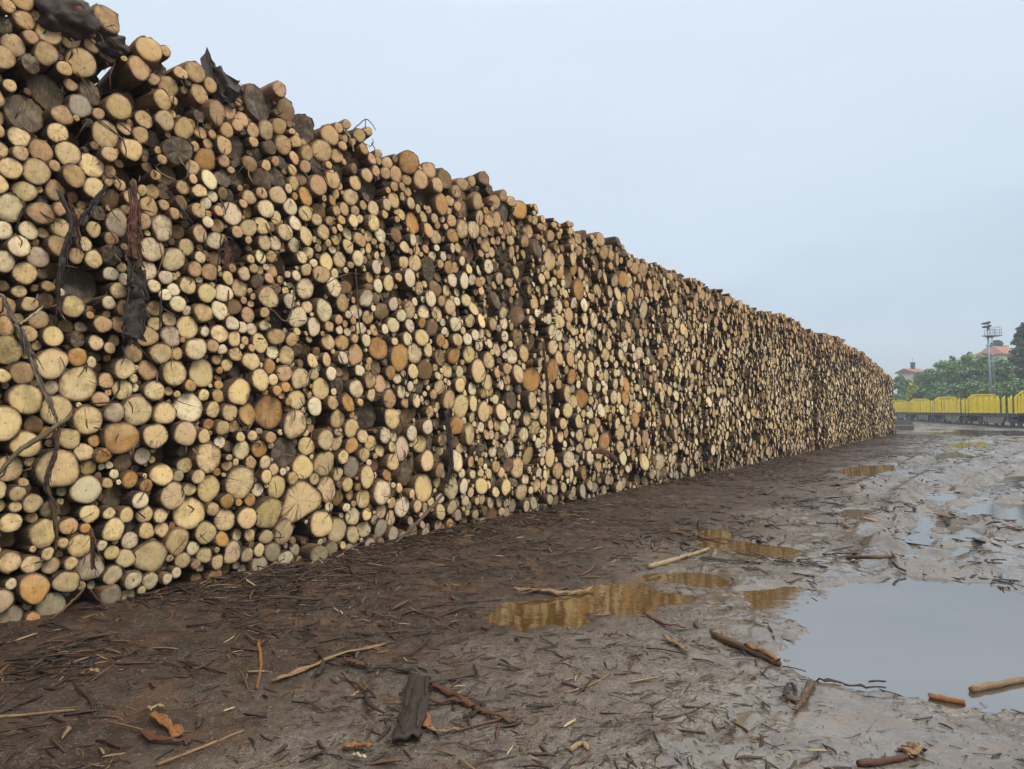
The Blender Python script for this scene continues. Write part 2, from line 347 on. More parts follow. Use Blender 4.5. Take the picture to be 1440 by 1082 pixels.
# ---------------------------------------------------------------- log ends read off the photograph, tile by tile
# each tile: origin in photo pixels, then x y r tone (4 px per photo pixel); tones: c cream, y yellow, t tan, o orange,
# b brown, g grey, d dark weathered, k blackened
TILES = [
((0,0), "145 30 50 t;60 65 38 t;0 40 35 t;35 145 55 d;135 138 48 t;190 108 30 t;260 188 62 t;185 215 35 t;605 105 68 t;515 255 38 t;385 255 52 y;110 275 58 c;250 305 58 y;60 345 62 y;205 360 50 d;325 375 40 t;455 385 72 y;15 440 45 b;395 480 35 t;90 515 33 y;20 560 55 y;280 505 85 d;190 625 100 d;430 585 58 g;520 530 65 d;355 645 55 t;540 640 30 t;620 622 65 y;740 635 60 b;850 298 65 t;945 352 28 t;1000 405 35 t;800 375 58 t;868 445 32 t;905 395 42 d;955 482 55 t;1105 438 55 t;1138 548 55 t;1015 560 24 t;1045 555 20 t;915 600 52 y;1015 625 50 k;1085 610 38 k;1340 575 22 t;1175 662 58 t;1295 645 42 t;1350 685 40 t;1265 712 42 t;1330 720 33 t;1080 685 27 t;1135 732 35 t;1190 762 26 t;1025 735 55 y;915 722 50 c;840 715 48 y;770 737 45 t;690 735 40 t;590 735 72 y;460 760 60 b;310 745 50 y;100 778 55 y;0 740 40 t;1245 805 48 y;1175 805 30 t;1075 840 28 t;1425 785 40 y;1335 830 60 d;980 830 70 d;885 795 45 d;815 820 38 d;720 835 60 y;595 848 42 t;375 848 60 y;240 860 58 t;110 872 40 t;35 865 45 y;1155 885 60 o;1245 890 34 t;1030 935 42 y;935 880 28 t;885 860 22 t;845 892 32 b;510 908 66 y;60 965 55 y;205 958 68 y;305 955 30 t;390 975 60 t;730 970 60 b;870 985 28 t;950 970 50 d;1165 1008 52 c;1080 990 26 t;1030 1015 38 y;1265 1020 48 d;1345 985 48 k;1420 940 45 b;525 1032 55 y;20 1040 50 y;140 1050 55 y;310 1050 50 t;600 1028 22 t;675 1040 32 t;795 1045 28 y;860 1080 38 t;1115 1070 38 y;930 1070 45 d"),
((0,270), "65 80 75 c;215 130 62 t;325 195 55 y;30 195 48 c;165 210 48 c;105 298 55 c;25 385 60 c;225 360 52 c;320 305 55 t;145 448 58 y;285 440 50 b;340 110 35 t;660 180 65 c;530 215 40 y;610 265 36 t;480 315 40 c;520 295 30 b;620 355 50 d;525 385 46 y;430 355 40 t;700 310 20 t;615 465 38 c;685 425 28 y;700 490 32 c;640 565 42 y;605 628 37 c;470 515 90 k;410 660 60 y;270 610 42 b;275 540 30 t;155 645 40 t;50 650 55 t;215 715 50 t;25 760 50 t;155 800 45 t;290 805 55 y;385 765 38 b;500 690 22 o;535 660 32 b;580 735 45 t;690 655 40 t;675 740 45 t;440 830 45 k;535 850 40 y;605 880 32 t;210 862 28 t;60 910 75 y;440 930 50 o;545 925 22 b;45 1030 38 y;275 1000 80 y;150 1000 60 t;440 1065 92 y;540 995 30 b;585 1060 40 t;705 1010 55 y;835 1000 52 t;980 1015 68 y;1135 1005 75 y;915 908 55 y;840 80 50 t;925 75 28 t;985 120 30 t;1030 130 22 t;915 205 65 c;800 165 45 t;865 330 65 c;835 450 50 c;940 490 38 c;870 520 35 c;985 385 60 c;1050 315 45 y;1130 100 40 t;1115 225 45 y;1200 260 45 c;1165 172 32 c;1030 230 40 b;1215 200 40 t;1330 140 58 c;1410 200 45 y;1345 235 32 t;1250 110 28 t;1195 25 32 c;1120 15 32 c;1280 30 40 d;1405 25 38 y;1355 55 24 t;1395 260 20 t;1125 365 32 c;1085 440 42 t;1180 450 48 t;1285 485 38 y;1395 360 25 y;1325 350 60 k;1380 460 35 y;1420 415 25 t;1060 525 48 y;985 560 34 c;925 590 33 c;1155 580 52 y;1260 575 48 c;1350 545 45 y;880 650 42 t;995 640 42 c;955 710 40 y;1140 690 52 y;1235 685 50 c;1315 645 45 b;1375 610 20 t;1405 630 20 t;1435 600 18 t;1405 700 42 t;1315 740 40 c;1380 770 32 c;1060 760 60 y;885 735 38 y;840 800 55 t;970 808 52 c;1150 785 28 c;1240 800 48 y;1115 870 58 c;1185 870 35 t;1245 895 28 c;1005 905 35 t;1320 850 42 y;1390 845 24 t;1425 810 35 c;1350 935 40 t;1425 920 22 t;1240 945 28 t;1290 970 34 y;1240 1000 20 o;1345 1030 40 k;1415 1000 50 y"),
((0,540), "140 80 78 y;710 50 55 y;870 40 52 y;1075 20 35 o;1230 15 25 o;1355 50 70 y;1000 62 20 t;1145 72 32 y;1245 80 35 t;570 95 42 t;640 150 55 c;325 140 78 y;500 210 75 y;30 225 88 y;190 230 45 b;785 160 80 y;930 160 65 y;1070 165 80 c;1195 140 48 y;1290 150 50 y;1420 150 60 o;680 300 88 o;530 320 32 o;580 400 42 o;870 285 68 y;1035 310 62 y;1175 225 32 o;1280 250 42 y;1345 205 35 t;1355 268 30 y;1155 295 38 y;1230 320 34 c;1365 350 50 c;1415 300 28 y;400 315 58 y;140 345 68 y;475 390 48 y;800 395 45 c;905 395 60 b;1155 410 75 y;1015 440 42 y;700 440 50 b;505 475 40 t;60 485 70 y;165 440 28 t;320 490 105 y;925 515 58 y;1015 520 32 g;1125 525 38 y;1270 470 28 t;1290 415 18 t;1220 505 24 o;1395 440 40 t;1355 550 82 y;745 530 45 o;825 555 35 o;605 560 28 t;550 520 20 b;480 600 75 c;655 640 62 d;770 655 45 c;1010 625 72 y;1175 610 72 y;1265 660 40 o;95 625 40 y;125 565 25 t;200 575 32 b;15 585 45 y;165 675 48 y;80 720 32 y;0 690 40 y;400 685 40 b;485 735 50 y;600 735 32 y;710 735 40 y;815 735 42 y;910 735 40 y;1090 740 85 y;1205 735 40 y;1310 755 58 y;1420 740 60 y;1345 665 20 o;1410 665 35 o;85 800 52 y;200 882 72 y;380 810 45 t;475 815 28 o;645 825 58 y;820 830 45 y;920 825 40 y;735 885 45 c;450 905 62 y;575 910 28 c;640 890 18 t;340 890 28 y;30 910 55 b;80 975 55 y;260 960 34 y;175 1025 48 y;15 1030 45 b;310 1020 45 y;395 1005 35 y;520 1025 75 c;625 960 40 y;705 985 48 y;855 965 85 y;1010 880 70 y;1155 845 58 y;1095 930 38 c;1160 950 42 y;1235 870 45 o;1335 850 32 y;1405 850 35 y;1335 930 55 y;1410 945 40 y;1025 1005 42 y;1110 1000 28 t;1230 990 38 y;1210 930 18 t"),  # one yellow end has its shade coloured in as brown
((0,812), "40 15 30 c;30 120 70 y;185 50 75 o;360 35 60 y;465 30 25 t;630 10 50 c;745 25 45 c;850 25 45 c;955 0 28 c;1060 -5 30 c;80 240 60 g;250 170 70 g;195 260 35 o;450 165 60 b;590 110 55 g;710 120 42 g;795 78 25 y;790 118 22 b;970 90 55 b;1080 55 35 b;1150 45 40 b"),
((360,90), "30 220 92 k;130 165 42 t;180 268 65 b;268 385 72 k;55 380 48 c;130 350 42 t;0 430 30 t;70 475 40 d;140 465 50 y;210 452 35 y;210 520 34 t;60 545 32 y;105 550 25 t;0 510 40 k;10 590 50 d;90 635 52 k;210 600 32 y;290 578 34 t;285 505 42 t;365 480 58 t;405 400 50 t;510 340 26 t;465 358 28 t;585 405 38 t;630 380 25 t;500 420 22 t;490 465 28 t;450 520 40 t;515 530 42 k;585 510 45 d;400 565 22 t;340 580 45 k;625 490 30 t;640 545 32 t;575 580 35 b;555 640 42 y;625 608 38 t;480 630 48 k;410 650 50 y;350 670 55 t;270 650 35 b;215 670 36 t;165 680 26 c;40 695 34 t;125 735 48 y;55 785 48 c;220 745 20 o;290 740 50 o;380 745 18 t;440 720 28 t;535 745 45 c;630 710 60 d;435 775 28 o;195 808 45 c;280 835 42 y;110 870 38 y;215 900 40 c;345 880 32 y;505 825 36 y;455 820 28 t;555 825 28 t;605 795 26 t;670 810 40 c;715 772 32 c;770 768 42 y;735 710 18 t;785 690 26 t;820 690 24 t;855 720 28 t;675 605 32 t;720 612 32 t;740 560 34 t;690 545 22 t;675 500 22 t;790 622 45 t;845 650 28 t;820 740 26 y;875 785 32 c;860 555 58 o;930 655 50 t;975 600 42 t;1015 690 42 t;1070 660 55 b;1120 720 35 t;1155 685 34 t;1215 660 28 t;1280 655 38 b;1095 750 30 y;1200 750 48 b;1260 760 48 t;1310 720 28 d;1385 755 30 t;1355 770 40 t;1385 820 52 d;1430 795 30 t;1035 805 58 o;1135 800 28 t;1190 840 50 b;1250 865 40 y;1295 830 20 o;940 750 45 k;980 825 22 c;915 825 24 c;890 890 58 o;950 870 32 c;1000 870 26 y;1040 880 20 c;1090 885 35 t;1070 905 18 c;820 850 32 y;735 835 24 t;545 885 34 y;600 885 24 c;645 895 46 y;480 875 28 t;415 885 25 t;785 880 18 t;710 900 34 b;160 950 45 y;0 930 45 y;385 950 42 y;285 975 48 y;440 945 20 t;475 920 22 t;520 950 32 c;585 985 40 t;635 970 30 y;700 965 42 c;635 1030 30 y;520 1025 38 y;440 1045 24 c;445 995 28 t;405 1000 20 t;350 1035 22 t;290 1060 36 y;215 1025 40 c;110 995 38 c;45 1005 42 y;20 1065 38 c;780 945 40 b;980 935 40 t;1025 915 26 t;1030 990 40 c;1080 1015 28 c;1105 970 40 o;985 1015 26 b;955 1040 24 t;885 990 35 c;1165 930 48 c;1230 955 50 c;1280 935 34 t;1310 880 36 t;1355 885 40 t;1415 930 34 t;1330 945 26 b;1375 940 22 t;1360 985 24 t;1395 1025 24 t;1285 1010 38 y;1135 1035 28 y;1195 1040 55 d;1430 980 28 y;1250 1050 20 t;1325 1060 28 c;1055 1065 26 c;1010 1060 20 c;675 1070 22 c;600 1050 20 c;710 1030 22 t"),
((360,360), "145 40 48 b;235 20 34 y;330 45 24 c;398 35 48 y;485 28 42 y;570 30 42 c;535 55 20 t;270 80 34 y;195 97 20 c;235 110 30 c;440 105 28 y;370 125 48 t;300 190 52 c;432 185 50 c;60 235 55 y;75 125 28 t;115 185 30 b;45 320 28 t;40 395 30 c;130 350 60 k;190 285 40 c;255 265 42 b;362 290 58 c;485 265 48 t;525 150 60 b;610 215 48 c;575 300 38 c;555 252 18 t;520 325 22 c;240 365 55 c;330 390 50 c;400 375 30 y;468 362 28 t;470 415 26 c;515 430 24 c;505 380 20 t;538 355 22 t;620 345 35 t;595 405 34 c;655 285 20 c;680 235 30 b;720 300 45 b;770 290 38 c;672 78 40 c;630 125 30 t;685 162 38 c;745 150 42 y;795 125 24 t;755 40 50 d;838 60 36 y;895 85 45 y;865 158 50 c;800 195 42 b;920 190 34 y;855 258 48 y;820 335 34 c;780 375 40 c;858 372 38 c;735 408 26 c;905 255 22 c;930 250 18 c;975 240 42 c;945 308 38 c;1020 315 42 y;1090 285 42 y;1035 235 30 t;1000 155 45 b;980 90 60 d;1075 185 30 y;1105 140 38 c;1080 70 34 o;1120 65 30 t;990 25 30 c;1035 40 24 y;1170 140 44 c;1130 205 24 c;1180 250 34 y;1135 255 24 c;1215 135 28 c;1250 148 28 o;1310 60 40 c;1370 128 34 c;1250 80 24 c;1160 30 26 c;1200 75 30 y;1225 300 36 y;1210 365 36 y;1265 365 38 y;1125 385 42 c;1340 400 34 t;1350 250 50 d;1390 320 30 c;1295 440 36 b;1235 445 30 c;1190 468 32 c;1135 472 36 y;1165 420 22 y;1060 425 22 c;995 400 45 b;935 378 26 o;935 460 46 y;1040 475 34 o;855 460 36 c;1255 505 30 c;1315 495 26 c;1355 530 34 y;1310 590 45 y;1380 450 30 b;1395 515 24 c;1205 570 46 y;1115 565 45 o;1035 570 45 b;1075 640 42 y;885 550 55 c;970 530 38 y;795 580 70 o;785 495 22 c;690 520 62 o;560 555 55 t;620 470 34 c;555 465 24 t;490 575 36 c;485 485 42 t;375 475 44 y;268 455 28 b;318 465 22 t;200 480 36 t;100 465 45 t;15 475 50 y;70 520 38 c;148 558 50 y;75 608 40 o;15 655 60 y;275 535 30 b;325 590 38 y;400 595 38 y;425 525 16 y;250 620 22 b;155 660 46 t;325 665 34 y;412 675 36 c;250 710 60 y;70 700 32 y;40 748 20 o;105 750 26 o;168 740 28 o;360 750 58 y;475 738 48 k;568 740 48 c;518 665 38 b;582 655 32 c;640 595 22 t;625 632 20 t;685 640 38 b;640 705 42 t;750 650 36 o;718 725 48 t;800 695 30 c;818 765 36 c;870 735 28 c;840 710 14 c;885 650 40 y;950 655 50 b;1010 630 22 t;1025 675 22 c;1145 655 32 c;1245 660 60 y;1305 705 45 y;1355 665 30 o;1415 640 32 t;1150 725 40 y;1220 730 36 c;1040 750 42 y;1000 780 26 t;915 725 36 d;652 788 34 y;428 820 38 t;518 830 48 o;585 825 22 t;228 822 55 y;312 820 20 t;140 790 20 t;140 838 24 t;45 855 90 o;358 865 50 c;448 915 52 y;165 945 80 y;282 948 50 b;380 1005 58 y;535 970 50 y;640 895 75 k;540 900 18 o;770 815 50 t;705 820 34 b;755 910 55 y;858 882 36 b;918 862 38 y;945 935 42 c;855 970 45 b;790 990 40 k;730 1025 46 c;912 1030 48 y;845 1060 45 c;600 1015 36 y;655 1050 42 y;85 1030 32 t;30 1010 24 b;1085 800 50 t;1155 850 60 y;1215 825 42 y;1285 880 55 y;1215 910 28 c;1010 910 42 b;1190 990 55 y;1145 960 50 o;1405 970 42 c;1380 890 45 y;1360 950 30 t;1320 950 28 t;1035 1035 34 y;985 990 24 b;1280 775 26 t;1380 730 28 c;1415 690 30 t;1360 780 28 b;1300 1005 26 t;1355 1010 26 t"),
((360,600), "20 125 45 o;150 150 80 k;298 115 48 y;382 188 72 y;258 230 65 y;450 102 38 y;540 100 42 o;708 130 32 y;760 120 28 y;840 120 65 c;975 95 38 d;490 182 38 y;600 172 38 y;540 235 55 g;468 252 36 y;675 170 16 t;652 205 18 c;708 205 38 b;770 195 45 y;735 260 32 o;608 275 58 y;80 275 38 y;125 265 34 y;55 215 36 y;332 292 34 y;210 318 32 t;125 368 65 y;265 425 110 y;390 360 65 y;450 415 42 b;525 335 38 y;535 385 28 t;575 355 22 o;712 355 65 c;612 405 55 y;545 508 52 c;35 490 85 y;125 555 70 y;360 530 75 y;420 480 35 b;505 455 26 c;608 495 34 y;700 465 45 y;545 435 18 t;660 530 28 c;760 515 42 y;838 465 55 c;765 430 30 t;878 380 26 y;905 430 34 y;955 445 32 y;880 535 22 t;825 548 24 b;945 330 75 y;1018 255 38 t;1020 330 32 t;1085 350 60 c;960 195 55 y;870 230 75 d;815 335 28 y;1145 330 42 c;1090 445 40 y;1045 485 42 y;1020 400 28 c;985 395 25 y;920 500 30 b;1130 195 55 c;1115 280 22 y;1155 270 26 c;1220 270 24 c;1210 200 32 t;1270 335 44 y;1265 200 24 t;1310 265 30 y;1380 275 30 y;1405 340 45 y;1350 370 30 y;1320 430 30 y;1365 425 34 y;1245 420 22 y;1190 485 18 y;1235 495 24 y;1330 505 48 b;1410 535 35 g;445 590 62 y;525 610 48 y;593 580 45 y;705 595 48 g;785 605 42 g;875 620 48 g;825 640 32 g;40 622 45 y;0 705 38 y;88 700 50 g;358 640 20 c;393 655 18 y;495 665 22 y;585 645 14 y;335 735 55 g;425 715 48 g;165 780 50 g;30 800 50 g;555 685 30 g;640 690 34 g;535 735 32 b;710 670 28 b;935 570 20 t;950 615 30 g;1035 555 28 y;1090 550 28 o;1045 600 25 b;1110 610 25 b"),
((720,240), "35 215 52 o;125 270 32 t;90 345 42 t;180 320 30 t;215 360 32 t;340 405 32 t;405 365 26 d;250 385 35 d;75 400 36 t;65 465 28 y;160 390 30 t;210 505 55 y;280 515 36 y;370 455 30 t;475 500 42 b;512 470 34 t;345 490 34 t;343 555 38 o;380 575 34 y;500 400 38 t;600 400 24 d;555 475 30 t;310 600 60 b;280 665 36 c;370 670 55 o;258 765 42 c;405 750 38 c;350 740 32 c;125 740 42 t;170 770 36 b;525 605 34 y;585 625 34 c;620 620 42 o;655 625 40 y;595 690 40 c;705 675 36 y;775 640 36 t;665 700 40 t;610 760 40 y;100 670 28 t;260 925 36 c;345 900 30 y;75 910 40 b;165 990 45 b;120 870 38 t;655 890 45 t;265 1060 38 y;330 1060 42 t;690 550 30 t;740 785 50 c;915 795 34 c"),
((720,510), "35 65 50 y;110 95 65 o;145 25 45 c;230 45 60 o;337 80 42 o;445 45 45 y;530 75 36 y;435 130 42 c;305 180 45 y;390 200 52 o;225 195 42 d;175 210 38 y;345 220 36 y;130 270 45 y;85 315 40 y;175 310 42 y;315 270 40 y;128 370 42 y;52 400 40 c;10 390 40 y;290 345 32 y;375 330 36 y;255 285 28 c;643 130 42 o;605 395 48 y;520 445 48 o;640 200 40 o;90 525 52 y;30 590 55 y;215 535 52 y;320 545 48 c;745 560 48 y;775 510 40 y;828 560 45 c;610 470 36 y;695 320 42 o;705 250 36 y;605 710 42 y;82 805 32 c;140 690 34 y;55 730 45 y;175 690 32 y;440 690 28 c;540 660 30 c;405 625 34 o;875 330 36 y;380 410 34 y;430 460 32 y;635 630 50 b;75 660 30 c"),
]
# ================================================================== the pile of logs
CUT, BARK, STRIP = mat_cut(), mat_bark(), mat_strip()
TONE = {'c': (.78, .62, .38), 'y': (.72, .52, .25), 't': (.55, .34, .16), 'o': (.50, .25, .07), 'b': (.20, .115, .05),
        'g': (.34, .29, .20), 'd': (.085, .066, .045), 'k': (.03, .026, .023)}
TOPPX = [(-200, -140), (0, -45), (60, 0), (125, 0), (160, 14), (178, 45), (200, 62), (245, 86), (275, 98), (300, 112), (350, 120), (391, 122),
         (415, 150), (440, 168), (470, 176), (518, 182), (545, 220), (572, 216), (600, 232), (650, 256), (690, 268), (738, 287), (760, 305),
         (817, 317), (875, 345), (895, 362), (940, 376), (1000, 399), (1050, 428), (1105, 445), (1133, 459), (1190, 481), (1215, 496), (1240, 518)]
TT, TH = [], []
for x, y in TOPPX:
    t, h, _ = on_wall(x, y); TT.append(t); TH.append(h)
TT = np.array(TT + [48.6, T_END]); TH = np.array(TH + [3.6, 2.6])
TT[0], TH[0] = -3.0, TH[1] + .05
def top(t): return float(np.interp(t, TT, TH)) + (.22 * (float(vnoise(t * 1.1, 3.3, 66)) - .5) * min(1, max(0, (t - 7) / 4)))

prng = random.Random(11)
LOGS = []     # dicts t h r p tone px py
for (ox, oy), s in TILES:
    for e in s.split(';'):
        zx, zy, zr, tone = e.split(); px, py = ox + float(zx) / 4, oy + float(zy) / 4
        p = prng.uniform(-.04, .045) + .08 * (float(fbm(px * .011, py * .011, 77, 2)) - .5)
        if tone in 'dk': p = prng.uniform(-.16, .02)
        if tone == 'b': p = prng.uniform(-.3, .0)
        t, h, k = on_wall(px, py, p)
        r = float(zr) / 4 / F * k * 1.07
        LOGS.append(dict(t=t, h=h, r=r, p=p, tone=tone, px=px, py=py, src=1))
# push overlapping ends apart, then trim what still overlaps
for it in range(40):
    arr = np.array([(l['t'], l['h'], l['r']) for l in LOGS])
    dx = arr[:, None, 0] - arr[None, :, 0]; dy = arr[:, None, 1] - arr[None, :, 1]
    d = np.hypot(dx, dy) + 1e-6; ov = arr[:, None, 2] + arr[None, :, 2] - d
    np.fill_diagonal(ov, 0); ov = np.clip(ov, 0, None)
    mx = (ov * dx / d).sum(1) * .3; my = (ov * dy / d).sum(1) * .3
    for i, l in enumerate(LOGS):
        l['t'] += float(np.clip(mx[i], -.02, .02)); l['h'] = max(l['h'] + float(np.clip(my[i], -.02, .02)), l['r'] * .8)
arr = np.array([(l['t'], l['h'], l['r']) for l in LOGS])
order = np.argsort(-arr[:, 2])
for a in range(len(LOGS)):
    i = order[a]
    dd = np.hypot(arr[:, 0] - arr[i, 0], arr[:, 1] - arr[i, 1]) - arr[:, 2]; dd[i] = 9
    big = dd[arr[:, 2] > arr[i, 2]]
    if len(big) and big.min() < arr[i, 2]:
        arr[i, 2] = max(big.min(), arr[i, 2] * .72); LOGS[i]['r'] = float(arr[i, 2])

# ---- fill every gap: darts that slide away from their nearest neighbour until they are as big as they get
CELL = .24
grid = {}
def gput(l): grid.setdefault((int(l['t'] // CELL), int(l['h'] // CELL)), []).append((l['t'], l['h'], l['r']))
for l in LOGS: gput(l)
def clear(t, h):
    a, b = int(t // CELL), int(h // CELL); best = 9.0; who = None
    for i in (a - 1, a, a + 1):
        for j in (b - 1, b, b + 1):
            for q in grid.get((i, j), ()):
                d = math.hypot(t - q[0], h - q[1]) - q[2]
                if d < best: best, who = d, q
    return best, who
VOID = [(178, 120, 34), (155, 98, 22), (170, 140, 25), (415, 745, 14), (145, 675, 14)]   # hollows in the face (px); ends inside are coloured black as their shade
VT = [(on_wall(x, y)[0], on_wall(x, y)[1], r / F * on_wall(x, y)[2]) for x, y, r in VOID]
t_known = on_wall(740, 500)[0]
SEAMS = [(on_wall(x, 540)[0], w_) for x, w_ in ((868, .05), (962, .06), (1034, .05), (1098, .12), (1154, .22), (1196, .16), (1226, .2))]
def dart(t0, t1, rmin, rmax, n):
    for _ in range(n):
        t = prng.uniform(t0, t1); tp = top(t); h = prng.uniform(.03, tp - .03)
        if any(abs(t - s_) < .35 and abs(t - s_ - .12 * (float(fbm(h * 1.5, s_, 90, 2)) - .5) * 2) < w_ * (1.1 - .6 * h / tp) for s_, w_ in SEAMS): continue
        c, q = clear(t, h)
        if c < -.02: continue
        for _k in range(3):
            if q is None or c > rmax: break
            d = math.hypot(t - q[0], h - q[1]) + 1e-6; s = .35 * rmin
            t2, h2 = t + (t - q[0]) / d * s, h + (h - q[1]) / d * s
            c2, q2 = clear(t2, h2)
            if c2 > c: t, h, c, q = t2, h2, c2, q2
            else: break
        lim = min(c, h / .85, top(t) + .03 - h)
        if lim < rmin: continue
        r = min(lim, rmax * prng.uniform(.8, 1.0))
        z = fbm(t * .9, h * 1.3, 5, 3); hi = h / top(t)
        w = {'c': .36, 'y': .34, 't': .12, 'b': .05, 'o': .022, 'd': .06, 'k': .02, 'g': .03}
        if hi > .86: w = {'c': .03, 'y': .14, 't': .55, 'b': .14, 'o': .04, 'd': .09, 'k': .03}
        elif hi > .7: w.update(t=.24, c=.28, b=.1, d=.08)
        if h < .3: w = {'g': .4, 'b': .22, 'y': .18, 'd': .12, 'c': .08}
        bay = float(vnoise(t * .75, h * .12, 72)) if t > t_known else .5
        if bay > .58: w['b'] = w.get('b', 0) + (bay - .58) * 1.6; w['t'] = w.get('t', 0) + (bay - .58) * 1.5; w['d'] = w.get('d', 0) + (bay - .58)
        if z > .6: w['d'] = w.get('d', 0) + (z - .6) * 3; w['b'] = w.get('b', 0) + (z - .6) * 3
        tone = prng.choices(list(w), list(w.values()))[0]
        known = t < t_known
        if known and hi > .62: w = {'d': .22, 'b': .2, 'k': .14, 't': .28, 'y': .16}; tone = prng.choices(list(w), list(w.values()))[0]  # upper fill ends coloured dark to paint the shade of the gaps
        elif known and prng.random() < .2: tone = prng.choice('bdtk')  # some fill ends get darker tones so the gaps look shaded
        p = prng.uniform(-.045, .04) + .2 * (float(fbm(t * .55, h * .8, 78, 2)) - .5) + (prng.uniform(-.15, 0) if tone in 'dkb' else 0)
        if known: p = prng.uniform(-.10, .0)
        else:
            p += .17 * (float(vnoise(math.floor(t / 2.3 + .25 * math.sin(h)), 7.7, 71)) - .5)      # separate stacks
            if r < .045: p -= prng.uniform(.0, .06)
        if prng.random() < .05: p -= prng.uniform(.1, .3)
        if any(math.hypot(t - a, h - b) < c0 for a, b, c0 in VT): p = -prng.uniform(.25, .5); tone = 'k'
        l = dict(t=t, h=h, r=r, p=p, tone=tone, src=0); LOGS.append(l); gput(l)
for t0, t1, sc_ in ((-3.0, 1.9, 1.0), (t_known - .6, 22, 1.0), (22, T_END, 1.0)):
    L_ = t1 - t0
    dart(t0, t1, .085, .135, int((40 if t0 > 2 else 80) * L_)); dart(t0, t1, .055, .085, int(170 * L_)); dart(t0, t1, .038, .06, int(1000 * L_))
    dart(t0, t1, .026, .042, int(1500 * L_ if t0 < 20 else 800 * L_))
dart(1.0, t_known, .05, .08, 2500); dart(1.0, t_known, .032, .055, 8000); dart(1.0, t_known, .02, .04, 14000)
dart(t_known, 16, .02, .034, 9000)

def proj(P):
    x, y, z = P[0], P[1], P[2] - CAMH
    zc = y * math.cos(PH) + z * math.sin(PH); yc = -y * math.sin(PH) + z * math.cos(PH)
    return CX + F * x / zc, CY - F * yc / zc, zc
for l in LOGS:
    px, py, zc = proj(W(l['t'], l['h'], l['p'])); l['x'], l['y'] = px, py
    l['rp'] = l['r'] * F / zc; l['z'] = zc
    l['area'] = l['rp'] ** 2 * min(1.0, max(.05, (1412 - px) / 1200)) if -20 < px < 1460 and -15 < py < 1082 else 0

